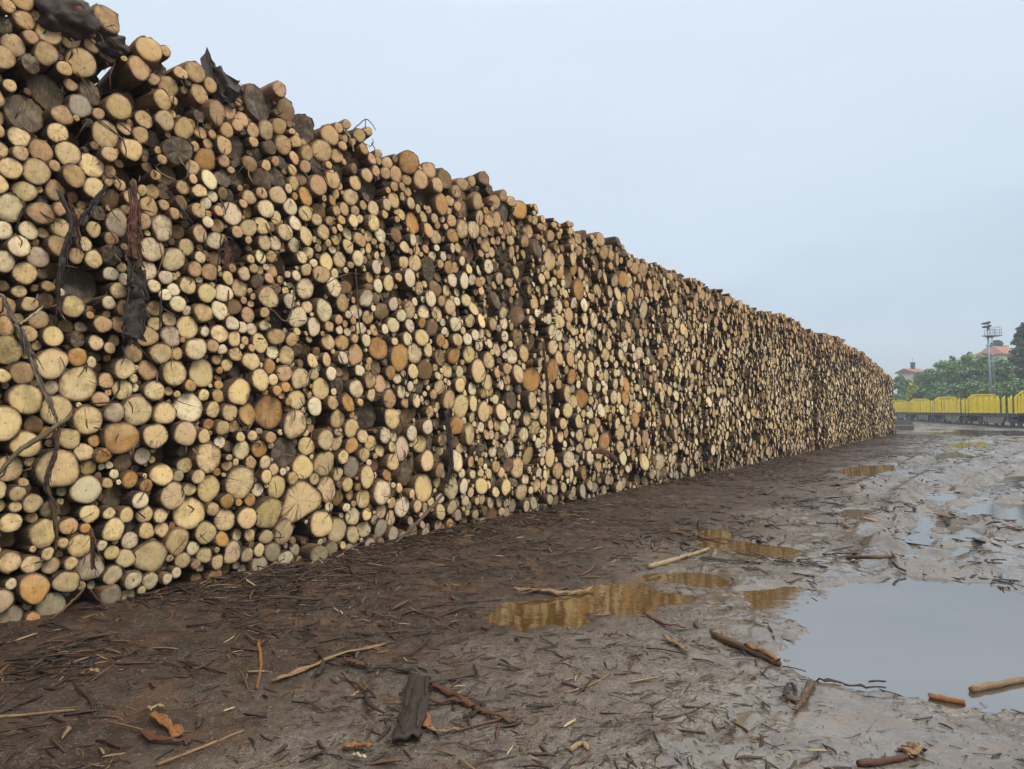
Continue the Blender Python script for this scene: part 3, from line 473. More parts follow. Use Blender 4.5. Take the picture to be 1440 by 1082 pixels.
# ------------------------------------------------------------------ one log
def log_geo(l, n, rg, mbc, mbb, full=True, origin=None):
    """adds the sawn end to mbc and the bark to mbb"""
    t, h, r, p, tone = l['t'], l['h'], l['r'], l['p'], l['tone']
    C = W(t, h, p)
    yaw, pit = l.get('yaw', rg.gauss(0, .05)), l.get('pit', rg.gauss(0, .03))
    A = -N * math.cos(yaw) - U * math.sin(yaw); A = A * math.cos(pit) + np.array([0, 0, math.sin(pit)])
    ex = np.cross([0, 0, 1.0], -A); ex /= np.linalg.norm(ex); ey = np.cross(-A, ex)
    ang = np.arange(n) * 2 * math.pi / n; ph = [rg.uniform(0, 6.28) for _ in range(6)]
    am = l.get('am', (.05, .03, .02, .015))
    k = rg.uniform(.3, 1.7) if full else 1
    shp = 1 + sum(a * k * np.cos((i + 2) * ang + ph[i]) for i, a in enumerate(am)) if n > 8 else np.ones(n) + .06 * np.cos(2 * ang + ph[0])
    if 'poly' in l: shp = l['poly'](ang)
    cx, cy = np.cos(ang) * shp * r, np.sin(ang) * shp * r
    tx, ty = rg.gauss(0, .1), rg.gauss(0, .1)
    if tone in 'dk': tx *= 2.2; ty *= 2.2
    seed = rg.uniform(0, 40)
    j = rg.uniform(.82, 1.12)
    cc = np.array(TONE[tone]) * j * np.array([1, rg.uniform(.95, 1.05), rg.uniform(.88, 1.1)])
    hi = h / top(t)
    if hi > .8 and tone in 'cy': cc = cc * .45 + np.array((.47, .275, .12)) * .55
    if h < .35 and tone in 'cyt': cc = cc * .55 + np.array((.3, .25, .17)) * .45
    cc = np.append(np.clip(cc, .01, .85), 1)
    fr = (.0, .5, .9, 1.0) if full else (.0, 1.0)
    V, LC, EX = [], [], []
    crk = rg.choice((0, 0, .3, .8, 1.2)) if r > .05 else 0
    dirt = rg.uniform(0, 1)
    ox, oy = rg.gauss(0, .09) * r, rg.gauss(0, .09) * r
    for q in fr:
        m = 1 if q == 0 else n
        X = cx * q if q else np.array([0.]); Y = cy * q if q else np.array([0.])
        dz = tx * X + ty * Y - (.004 if q == 1 and full else 0) + np.array([rg.uniform(-.002, .002) * (5 if tone in 'dk' else 1) for _ in range(m)])
        V.append(C + X[:, None] * ex + Y[:, None] * ey - A * dz[:, None])
        LC.append(np.stack([X - ox, Y - oy, np.full(m, seed)], 1)); EX.append(np.tile((q, crk, dirt), (m, 1)))
    k0 = np.arange(n); k1 = (k0 + 1) % n
    fs = [np.stack([np.zeros(n, int), 1 + k0, 1 + k1], 1)]
    for b in range(len(fr) - 2):
        o1, o2 = 1 + b * n, 1 + (b + 1) * n
        fs.append(np.stack([o1 + k0, o2 + k0, o2 + k1, o1 + k1], 1))
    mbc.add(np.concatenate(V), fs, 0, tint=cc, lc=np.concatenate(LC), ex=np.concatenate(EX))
    # bark
    bc = np.array(l.get('bark') or rg.choice(((.11, .07, .04), (.075, .05, .032), (.16, .09, .045), (.19, .12, .06), (.055, .04, .028))))
    if hi > .9 and tone == 't': bc = np.array((.30, .165, .075)) * rg.uniform(.7, 1.2)
    bc = np.append(bc * .72, 1)
    L = l.get('L', 2.5)
    zs = (0, .018, .07, .45, L) if full else (0, L)
    V, LC = [], []
    for bi, z in enumerate(zs):
        if full:
            sw = (1.0, 1.04, 1.05, 1.03, .92)[bi]
            jt = np.array([rg.uniform(-.02, .075) * (1 if rg.random() < .8 else 1.9) if bi in (1, 2) else 0 for _ in range(n)])
            zj = np.array([rg.uniform(-1.3, .8) * .02 if bi == 1 else 0 for _ in range(n)])
        else: sw, jt, zj = (1.0, .95)[bi], 0, np.zeros(n)
        X, Y = cx * (sw + jt), cy * (sw + jt)
        dz = (tx * X + ty * Y) * (1 if z < .02 else 0) - (.004 if bi == 0 and full else 0)
        V.append(C + X[:, None] * ex + Y[:, None] * ey + A * (z + zj)[:, None] - A * dz[:, None])
        LC.append(np.stack([ang * r, np.full(n, z), np.full(n, seed)], 1))
    fs = []
    for b in range(len(zs) - 1):
        o1, o2 = b * n, (b + 1) * n
        fs.append(np.stack([o1 + k0, o2 + k0, o2 + k1, o1 + k1], 1)[:, ::-1][:, ::-1])
    mbb.add(np.concatenate(V), fs, 1 if mbb is mbc else 0, tint=bc, lc=np.concatenate(LC), ex=np.tile((0, 0, 0), (n * len(zs), 1)))
    return C

# ------------------------------------------------------------------ logs the photo makes stand out: (px, py, short name, own label, changes)
def tri(ang): return .96 + .13 * np.cos(3 * ang + .5) + .10 * np.cos(2 * ang - 1.0) + .03 * np.cos(5 * ang)
MARKS = [
 (170, 615, "the dark orange log", "large dark orange log end in the lower left of the pile", {}),
 (118, 399, "the hollow black log", "hollow blackened log end with dark fibres beside the hanging bark strips", {}),
 (164, 700, "the flat grey log", "dark grey weathered log end lying low between pale yellow ends", {}),
 (426, 706, "the big wedge-shaped log", "biggest log end near the foot of the pile, wedge-shaped with golden sapwood edge", dict(poly=tri)),
 (398, 637, "the burnt log", "burnt black log end with an orange top in the lower middle of the pile", {}),
 (371, 574, "the split orange log", "large split orange log end with a knotty rim in the middle of the pile", {}),
 (427, 186, "the round black log", "round blackened log end standing at the stepped top edge of the pile", {}),
 (479, 545, "the dark brown log", "dark brown round log end in the middle of the pile", {}),
 (520, 584, "the big dark log", "large dark ragged log end with torn face in the middle of the pile", {}),
 (575, 229, "the top orange log", "large smooth orange-tan log end crowning the top edge of the pile", dict(yaw=-.3)),
 (577, 657, "the dark bark block", "dark bark-covered butt log leaning sideways near the foot of the pile", dict(yaw=.5)),
 (289, 221, "the upper orange log", "large orange-brown log end in the upper rows left of the stepped edge", {}),
 (582, 313, "the lone orange log", "orange-brown log end with growth rings below the top edge, among small cream ends", {}),
 (581, 498, "the tall cream log", "tall oval cream log end in the centre of the pile face", {}),
 (80, 662, "the biggest left log", "biggest yellow log end at the lower left, crossed by a hanging bark shred", {}),
 (214, 781, "the bulging log", "large bulging yellow log end just above the bottom row", {}),
 (8, 596, "the edge log", "very large yellow log end cut off by the left edge of the photo", {}),
 (182, 242, "the recessed brown log", "brown log end set deep in a hollow above the broad hanging bark strip", dict(p=-.3)),
 (47, 156, "the black ragged log", "large ragged black log end high at the left edge", {}),
 (70, 126, "the mossy dark log", "dark mossy oval log end high at the left above the ragged black one", {}),
 (62, 854, "the pale grey log", "pale grey sawn log end in the bottom row at the left", {}),
 (444, 784, "the long grey log", "greyish bottom log with a long stretch of bark showing on its side", dict(p=.12)),
 (533, 360 + 150 / 4 + 0, "the torn brown log", "brown torn log end with ragged bark below the middle of the face", {}),
 (289, 642, "the ringed yellow log", "large yellow log end with dark stains and wide rings, lower left of the pile", {}),
 (110, 536, "the cracked yellow log", "very large cracked yellow log end at the left, second row above the orange log", {}),
 (747, 534, "the amber log", "amber orange log end standing alone among pale ends right of centre", {}),
 (366, 147, "the black stump log", "huge blackened stump end sitting on the stepped top edge", {}),
]
TN = {'c': 'cream', 'y': 'pale yellow', 't': 'tan', 'o': 'orange', 'b': 'brown', 'g': 'greyish', 'd': 'dark weathered', 'k': 'blackened'}
def szname(rp): return 'big' if rp > 16.5 else 'medium' if rp > 12 else 'small'
def mark_of(px, py):
    return min((l for l in LOGS if l['src']), key=lambda l: (l['x'] - px) ** 2 + (l['y'] - py) ** 2)
for m in MARKS:
    l = mark_of(m[0], m[1]); l['label'] = m[3]; l['mark'] = m[2]; l.update(m[4])
# the top courses lie less neatly
for l in LOGS:
    if l['h'] > top(l['t']) - .32 and 'yaw' not in l:
        l['yaw'] = -prng.uniform(-.08, .36) if l['t'] > 4.5 else prng.gauss(-.05, .12)
        l['pit'] = prng.gauss(.0, .06)
vis = sorted([l for l in LOGS if l['area'] > 0], key=lambda l: -l['area'])
INDIV = [l for l in vis if l['src']][:300]
for l in LOGS:
    if 'mark' in l and not any(l is q for q in INDIV):
        INDIV[-1 - sum('mark' in q for q in INDIV[-27:])] = l
ids = set(id(l) for l in INDIV)
DIRS = ['right of', 'above and right of', 'above', 'above and left of', 'left of', 'below and left of', 'below', 'below and right of']
ORD = ['nearest', 'second nearest', 'third nearest', 'fourth nearest', 'fifth nearest', 'sixth nearest', 'seventh nearest', 'eighth nearest', 'ninth nearest', 'tenth nearest']
marks = [l for l in LOGS if 'mark' in l]
def key(l, m):
    w = math.degrees(math.atan2(-(l['y'] - m['y']), l['x'] - m['x']))
    return szname(l['rp']), TN[l['tone']], DIRS[int(((w + 22.5) % 360) // 45)]
table = {}
for mi, m in enumerate(marks):
    for l in vis[:1500]:
        if l is m or 'label' in l: continue
        d = math.hypot(l['x'] - m['x'], l['y'] - m['y'])
        if d < 260: table.setdefault((mi,) + key(l, m), []).append((d, id(l)))
place = {}
for kk, lst in table.items():
    lst.sort()
    for i, (d, q) in enumerate(lst):
        if i < len(ORD): place.setdefault(q, []).append((i * 60 + d, i, kk, len(lst)))
for l in INDIV:
    if 'label' in l: continue
    c = sorted(place.get(id(l), []))
    if c:
        _, i, kk, n = c[0]
        l['label'] = f"{ORD[i]} {kk[1]} {kk[2]} log end {kk[3]} {marks[kk[0]]['mark']}"
    else:
        l['label'] = f"{szname(l['rp'])} {TN[l['tone']]} log end far right of the amber log, {int(l['y'])} down"

grp = "logs stacked in the long pile"
for i, l in enumerate(INDIV):
    rg = random.Random(1000 + i)
    e = empty('log', W(l['t'], l['h'] - l['r'], l['p']))
    tag(e, l['label'], 'log', grp)
    a, b = MB(), MB()
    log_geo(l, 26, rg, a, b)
    o = e.location
    a.build('cut_face', CUT, e, loc=o); b.build('bark', BARK, e, loc=o)

rest = MB(); rg = random.Random(5)
for l in LOGS:
    if id(l) in ids: continue
    near = l['z'] < 16
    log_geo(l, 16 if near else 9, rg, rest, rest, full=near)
# the courses of logs behind the front ones
for l in LOGS:
    if l['r'] > .05 and l['h'] + l['r'] < top(l['t']) - .1:
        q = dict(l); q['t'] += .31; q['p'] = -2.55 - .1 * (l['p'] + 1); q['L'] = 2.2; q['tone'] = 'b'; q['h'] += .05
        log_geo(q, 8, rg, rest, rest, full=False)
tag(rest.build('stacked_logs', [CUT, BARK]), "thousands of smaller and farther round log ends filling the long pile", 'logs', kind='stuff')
# ================================================================== ground, puddles, litter
PUD = {
 'amber_pile_reflection': [(1036, 830), (1098, 825), (1162, 828), (1150, 848), (1128, 868), (1106, 870), (1060, 854)],  # brown water colour paints the pile's reflection at the big puddle's left end
 'big': [(1128, 868), (1150, 848), (1162, 828), (1200, 821), (1235, 815), (1300, 811), (1380, 821), (1440, 838), (1520, 856), (1600, 905), (1600, 1000), (1440, 1007), (1340, 987), (1260, 969), (1200, 962), (1160, 958), (1128, 942), (1112, 920), (1128, 890)],
 'amber': [(685, 872), (720, 851), (770, 842), (830, 828), (862, 821), (908, 820), (935, 833), (985, 838), (960, 846), (925, 848), (905, 860), (880, 866), (850, 862), (825, 866), (808, 880), (770, 884), (735, 890), (705, 885)],
 'amber2': [(900, 812), (950, 805), (1000, 809), (1028, 824), (990, 828), (940, 820)],
 'amber3': [(975, 748), (1015, 744), (1022, 760), (1080, 765), (1120, 775), (1102, 784), (1055, 784), (1020, 772), (985, 770)],
 'far_brown': [(1178, 662), (1210, 655), (1262, 653), (1258, 664), (1225, 670), (1190, 671)],
 'sheen1': [(1302, 703), (1330, 694), (1385, 694), (1372, 702), (1330, 707)],
 'sheen2': [(1345, 716), (1400, 708), (1470, 710), (1475, 742), (1420, 736), (1370, 728)],
 'sheen3': [(1318, 752), (1350, 743), (1385, 744), (1388, 758), (1345, 764)],
 'sheen4': [(1277, 762), (1285, 742), (1302, 722), (1306, 745), (1304, 768)],
 'green1': [(1362, 690), (1385, 683), (1460, 681), (1470, 692), (1400, 694)],
 'green2': [(1392, 676), (1420, 671), (1480, 670), (1480, 678), (1420, 680)],
 'sheen5': [(1262, 659), (1300, 655), (1335, 656), (1325, 664), (1275, 665)],
 'far1': [(1290, 611), (1350, 606), (1470, 606), (1480, 612), (1380, 615)],
 'far2': [(1325, 625), (1370, 621), (1395, 623), (1380, 630), (1335, 630)],
 'far3': [(1300, 640), (1350, 636), (1370, 642), (1330, 648)],
 'sheen6': [(1170, 722), (1200, 716), (1240, 718), (1245, 726), (1200, 730)],
 'sheen7': [(1215, 760), (1240, 752), (1255, 758), (1240, 766)],
 'sheen8': [(1335, 772), (1370, 768), (1380, 778), (1350, 784)],
}
PL = {'big': "wide shallow puddle reflecting the pale sky at the right", 'amber': "long amber puddle reflecting the log pile in the middle of the yard"}
PG = {k: np.array([on_ground(x, y)[:2] for x, y in v]) for k, v in PUD.items()}
def sdist(P, poly):
    """signed distance, negative inside"""
    d = np.full(len(P), 1e9); ins = np.zeros(len(P), bool)
    for a, b in zip(poly, np.roll(poly, -1, 0)):
        e = b - a; w = P - a
        tt = np.clip((w @ e) / (e @ e), 0, 1)
        q = w - tt[:, None] * e; d = np.minimum(d, np.hypot(q[:, 0], q[:, 1]))
        c = ((a[1] > P[:, 1]) != (b[1] > P[:, 1])) & (P[:, 0] < (b[0] - a[0]) * (P[:, 1] - a[1]) / ((b[1] - a[1]) + 1e-12) + a[0])
        ins ^= c
    return np.where(ins, -d, d)
RUTS = [[(1225, 700), (1290, 660), (1345, 632), (1400, 615)], [(1268, 770), (1290, 725), (1330, 687), (1367, 667), (1405, 646), (1445, 625)], [(1300, 790), (1345, 720), (1395, 690), (1440, 668), (1500, 645)]]
RG = [np.array([on_ground(x, y)[:2] for x, y in r]) for r in RUTS]
def sstep(a, b, x):
    q = np.clip((x - a) / (b - a), 0, 1); return q * q * (3 - 2 * q)
def gz(x, y):
    x = np.atleast_1d(np.asarray(x, float)); y = np.atleast_1d(np.asarray(y, float))
    P = np.stack([x, y], 1); r = np.hypot(x, y)
    near = np.clip(1.3 - r / 60, .25, 1)
    z = .020 + (fbm(x * .55, y * .55, 1, 3) - .5) * .045 + (fbm(x * 3.1, y * 3.1, 2, 3) - .5) * .035 + (fbm(x * 11, y * 11, 3, 3) - .5) * .030 * near
    dw = x * N[0] + y * N[1] + DW
    tt = x * U[0] + y * U[1]
    z += np.where((dw > -.6) & (tt < T_END + 2), .018 * np.exp(-np.clip(dw, 0, 9) / .35), 0) * (.5 + fbm(x * 2, y * 2, 8, 2))
    for k, q in enumerate(RG):
        lo, hi = q.min(0) - 1.5, q.max(0) + 1.5
        m = (x > lo[0]) & (x < hi[0]) & (y > lo[1]) & (y < hi[1])
        if m.any():
            d = np.full(m.sum(), 9.0); s = np.zeros(m.sum()); acc = 0
            for a, b in zip(q[:-1], q[1:]):
                e = b - a; L = np.hypot(*e); w = P[m] - a; u = np.clip((w @ e) / (L * L), 0, 1)
                dd = np.hypot(*(w - u[:, None] * e).T); s = np.where(dd < d, acc + u * L, s); d = np.minimum(d, dd); acc += L
            z[m] += -.07 * np.exp(-(d / .25) ** 2) + .09 * np.exp(-((d - .42) / .16) ** 2) + .045 * np.sin(s * 12 + d * 9) * np.exp(-(d / .4) ** 2)
    for k, poly in PG.items():
        lo, hi = poly.min(0) - 1, poly.max(0) + 1
        m = (x > lo[0]) & (x < hi[0]) & (y > lo[1]) & (y < hi[1])
        if not m.any(): continue
        sc_ = max(.25, min(1.0, (poly.max(0) - poly.min(0)).min() * .8))
        sd = sdist(P[m], poly) + (fbm(P[m][:, 0] * 4, P[m][:, 1] * 4, 12, 4) - .5) * .36 * sc_ + (fbm(P[m][:, 0] * 17, P[m][:, 1] * 17, 14, 3) - .5) * .11
        a = sstep(.10, -.02, sd)                      # inside the basin
        bank = np.clip(sd, 0, .3) / .3
        z[m] = np.where(sd < .3, (1 - a) * (z[m] * .6 * bank + z[m] * .4 * (1 - a) + .008) - a * (.012 + .03 * sstep(0, -.3, sd)) + a * (fbm(P[m][:, 0] * 6, P[m][:, 1] * 6, 21, 3) - .5) * .02, z[m])
    return z
GROUND = mat_ground(); WATER_IOR = 3.3; WATER = mat_water(); SILTY = mat_water('silty_water', (.052, .044, .034, 1), (.072, .062, .05, 1), 4.3)
ths = np.concatenate([np.linspace(-math.pi, R(-62), 40)[:-1], np.linspace(R(-62), R(56), 640), np.linspace(R(56), math.pi, 40)[1:-1]])
rad = np.concatenate([np.linspace(.15, 1.2, 12)[:-1], np.geomspace(1.2, 62, 640), np.geomspace(66, 285, 26)])
nt, nr = len(ths), len(rad)
TH_, RA_ = np.meshgrid(ths, rad)
gx, gy = (RA_ * np.sin(TH_)).ravel(), (RA_ * np.cos(TH_)).ravel()
gzv = gz(gx, gy)
dwv = gx * N[0] + gy * N[1] + DW; ttv = gx * U[0] + gy * U[1]
litter = sstep(4.4, 1.2, dwv + (fbm(gx * .7, gy * .7, 31, 3) - .5) * 2.5) * np.where(ttv < T_END + 6, 1, 0)
wet = .55 + .45 * fbm(gx * .5, gy * .5, 33, 3)
FILM = [np.array([on_ground(x, y)[:2] for x, y in q]) for q in ([(962, 1100), (985, 1066), (1020, 1042), (1044, 1014), (1062, 1014), (1075, 1034), (1108, 1042), (1085, 1072), (1080, 1105)], [(1085, 960), (1120, 940), (1160, 962), (1120, 985)], [(1150, 815), (1250, 770), (1440, 765), (1440, 820), (1300, 808), (1200, 820)])]
gP = np.stack([gx, gy], 1); wob = (fbm(gx * 3, gy * 3, 81, 4) - .5) * .5
for poly in list(PG.values()) + FILM:
    lo, hi = poly.min(0) - 1, poly.max(0) + 1
    m_ = np.all((gP > lo) & (gP < hi), axis=1)
    if m_.any(): wet[m_] = np.maximum(wet[m_], .5 + .95 * sstep(.22, -.06, sdist(gP[m_], poly) + wob[m_]))
pale = sstep(3.2, 5.5, dwv) * fbm(gx * .8, gy * .8, 35, 3) * 1.3
g = MB(); i, j = np.meshgrid(np.arange(nr - 1), np.arange(nt), indexing='ij')
a0 = (i * nt + j).ravel(); a1 = (i * nt + (j + 1) % nt).ravel(); b0 = a0 + nt; b1 = a1 + nt
g.add(np.stack([gx, gy, gzv], 1), [np.stack([a0, a1, b1, b0], 1)[:, ::-1]], 0, zone=np.stack([litter, wet, pale], 1))
cen = g.add([[0, 0, float(gz(0, 0)[0])]], [], 0, zone=(.3, .6, .5))
g.f.append(np.stack([np.full(nt, cen), (np.arange(nt) + 1) % nt, np.arange(nt)], 1)); g.m.append(np.zeros(nt))
tag(g.build('ground', GROUND), "wet trampled mud of the timber yard strewn with bark", 'ground', kind='structure')

for k, poly in PG.items():
    c = poly.mean(0); m = MB()
    e = np.roll(poly, -1, 0) - np.roll(poly, 1, 0); nn = np.stack([e[:, 1], -e[:, 0]], 1); nn /= np.linalg.norm(nn, axis=1)[:, None]
    area = np.sum(poly[:, 0] * np.roll(poly[:, 1], -1) - poly[:, 1] * np.roll(poly[:, 0], -1))
    q = poly + nn * (.16 if area > 0 else -.16)
    n_ = len(q)
    idx = np.arange(n_); f = np.stack([np.full(n_, n_), idx, (idx + 1) % n_], 1)
    if area < 0: f = f[:, ::-1]
    # polygons are star shaped enough only when small: use an n-gon sheet
    V = np.column_stack([q, np.full(n_, .0006 * (list(PG).index(k) % 5))])
    ng = np.arange(n_)[None, :] if area > 0 else np.arange(n_)[::-1][None, :]
    m.add(V, [ng]); o = m.build('puddle', WATER if 'amber' in k or 'brown' in k else SILTY, smooth=False)
    tag(o, PL.get(k), 'puddle', kind='structure')

# ------------------------------------------------------------------ loose chips and shreds (nobody could count them)
SC = np.array([(.02, .014, .011), (.035, .022, .016), (.06, .034, .022), (.10, .05, .028), (.14, .06, .03), (.22, .13, .06), (.33, .22, .11), (.5, .38, .2)])
def chips(name, label, n, seed, lmin, lmax, wrat, near, probs, tmax=50):
    g_ = np.random.default_rng(seed)
    t = -2 + (tmax + 2) * g_.random(n) ** 1.8 if near else None
    if near:
        if near == 'far': t = g_.uniform(7, 50, n)
        dw = g_.uniform(2, 4 + t * .35, n) if near == 'far' else np.where(g_.random(n) < .5, g_.exponential(.5, n), np.abs(g_.normal(0, 1.9, n)))
        P = P0[None, :2] + t[:, None] * U[:2] + dw[:, None] * N[:2]
    else:
        r = 1.6 * (24 / 1.6) ** g_.random(n); th = g_.uniform(R(-50), R(46), n)
        P = np.stack([r * np.sin(th), r * np.cos(th)], 1)
        ok = (P @ N[:2] + DW) > .1; P = P[ok]; n = len(P)
    z = gz(P[:, 0], P[:, 1])
    keep = (z > -.004) & (g_.random(n) < (.12 if near else .34) + sstep(.36, .6, fbm(P[:, 0] * 1.2, P[:, 1] * 1.2, 91, 4))); P, z = P[keep], z[keep]; n = len(P)
    L = lmin * (lmax / lmin) ** (g_.random(n) ** 1.6); w = L * g_.uniform(*wrat, n); th = np.clip(w * .25, .0015, .006)
    ang = g_.vonmises(.9, .6, n) if near else g_.uniform(0, 6.28, n)
    pit = g_.normal(0, .12, n)
    d = np.stack([np.cos(ang) * np.cos(pit), np.sin(ang) * np.cos(pit), np.sin(pit)], 1)
    s = np.stack([-np.sin(ang), np.cos(ang), g_.normal(0, .25, n)], 1); u = np.cross(d, s)
    C = np.column_stack([P, z + np.abs(np.sin(pit)) * L * .35 + .003])
    bend = g_.normal(0, .04, n) * L; arch = g_.uniform(0, .04, n) * L; skew = g_.normal(0, .018, n) * L
    V = np.zeros((n, 24, 3))
    for i_, (o_, wf) in enumerate(((-.5, .2), (-.33, .85), (-.12, 1), (.1, .9), (.32, .7), (.5, .15))):
        q1 = 1 - 4 * o_ * o_; q3 = math.sin(o_ * 7)
        c_ = C + d * (L * o_)[:, None] + s * (bend * q1 + skew * q3)[:, None] + u * (arch * q1)[:, None]
        for k_, (a_, b_) in enumerate(((1, 0), (.15, 1), (-1, 0), (-.15, -1))):
            V[:, i_ * 4 + k_] = c_ + s * (w * .5 * wf * a_)[:, None] + u * (th * b_)[:, None]
    q = np.array([[i_ * 4 + k_, i_ * 4 + (k_ + 1) % 4, (i_ + 1) * 4 + (k_ + 1) % 4, (i_ + 1) * 4 + k_] for i_ in range(5) for k_ in range(4)] + [[3, 2, 1, 0], [20, 21, 22, 23]])
    fa = (np.arange(n)[:, None, None] * 24 + q[None]).reshape(-1, 4)
    cc = SC[g_.choice(len(SC), n, p=np.array(probs) / sum(probs))] * g_.uniform(.75, 1.25, (n, 1))
    m = MB(); m.add(V.reshape(-1, 3), [fa], 0, tint=np.repeat(np.column_stack([cc, np.ones(n)]), 24, 0))
    tag(m.build(name, STRIP), label, 'bark litter', kind='stuff')
chips('bark_chips', "dark bark and splinter litter along the foot of the pile", 42000, 1, .012, .2, (.05, .2), True, (.2, .24, .2, .13, .09, .08, .04, .02))
chips('bark_shreds', "longer bark shreds strewn along the foot of the pile", 4600, 2, .1, .55, (.025, .07), True, (.26, .25, .18, .14, .12, .05, .015, .0))
chips('wood_splinters', "fine splinters and twigs scattered over the grey mud", 34000, 3, .006, .13, (.04, .16), False, (.2, .2, .18, .14, .1, .08, .06, .03))

# ------------------------------------------------------------------ single pieces on the ground, as the photo shows them
COLS = {'pale': (.42, .29, .15), 'tan': (.30, .18, .085), 'brown': (.13, .075, .04), 'dark': (.035, .024, .018), 'red': (.12, .042, .017), 'orange': (.32, .13, .035),
        'black': (.016, .013, .012), 'grey': (.2, .16, .11), 'cream': (.6, .46, .27), 'olive': (.16, .13, .06)}
def ground_piece(kind, name, cat, label, pts, size, tone, lift=.0, group=None, seed=0):
    rg = random.Random(seed * 31 + 5)
    P = []
    for x, y in pts:
        q = on_ground(x, y, .02); z = max(float(gz(q[0], q[1])[0]), 0)
        q = on_ground(x, y, z + lift); P.append([q[0], q[1], z + lift])
    P = np.array(P); m = MB(); c = np.append(np.array(COLS[tone]), 1)
    if kind == 'stick':
        n = 12; path = smooth_path(P, n, size * .12, rg); path[:, 2] += size * .75
        rr = size * np.array([(.78 if i in (0,) else 1) * (1 - .3 * i / n) * rg.uniform(.9, 1.1) for i in range(n)])
        m.tube(path, rr, 10, tint=c)
    else:
        n = 12; path = smooth_path(P, n, size * .06, rg); path[:, 2] += .012
        path[:, 2] += np.array([rg.uniform(0, .018) for _ in range(n)])
        ww = size * np.array([(.45 if i in (0, n - 1) else 1) * rg.uniform(.75, 1.15) for i in range(n)])
        nr_ = np.array([[rg.gauss(0, .3), rg.gauss(0, .3), 1] for _ in range(n)])
        m.ribbon(path, ww, nr_, .006, rg.uniform(.1, .5), jag=size * .3, rg=rg, tint=c)
        if kind == 'slab': pass
    if kind == 'slab':
        m = MB(); n = 16; path = smooth_path(P, n, .003, rg); path[:, 2] += .03
        m.ribbon(path, size * np.array([rg.uniform(.85, 1.1) for _ in range(n)]), (0, 0, 1), .022, .12, jag=.03, rg=rg, tint=c)
        for _ in range(26):
            i = rg.randrange(1, n - 4); s_ = np.array([rg.uniform(-.4, .4) * size, rg.uniform(-.02, .02), .016])
            m.ribbon(path[i:i + 4] + s_, size * np.array([.05, .13, .12, .04]), (0, 0, 1), .012, .3, jag=.01, rg=rg, tint=np.append(np.array(c[:3]) * rg.uniform(.5, 1.6), 1))
    o = m.build(name, STRIP, loc=P[0]); tag(o, label, cat, group)
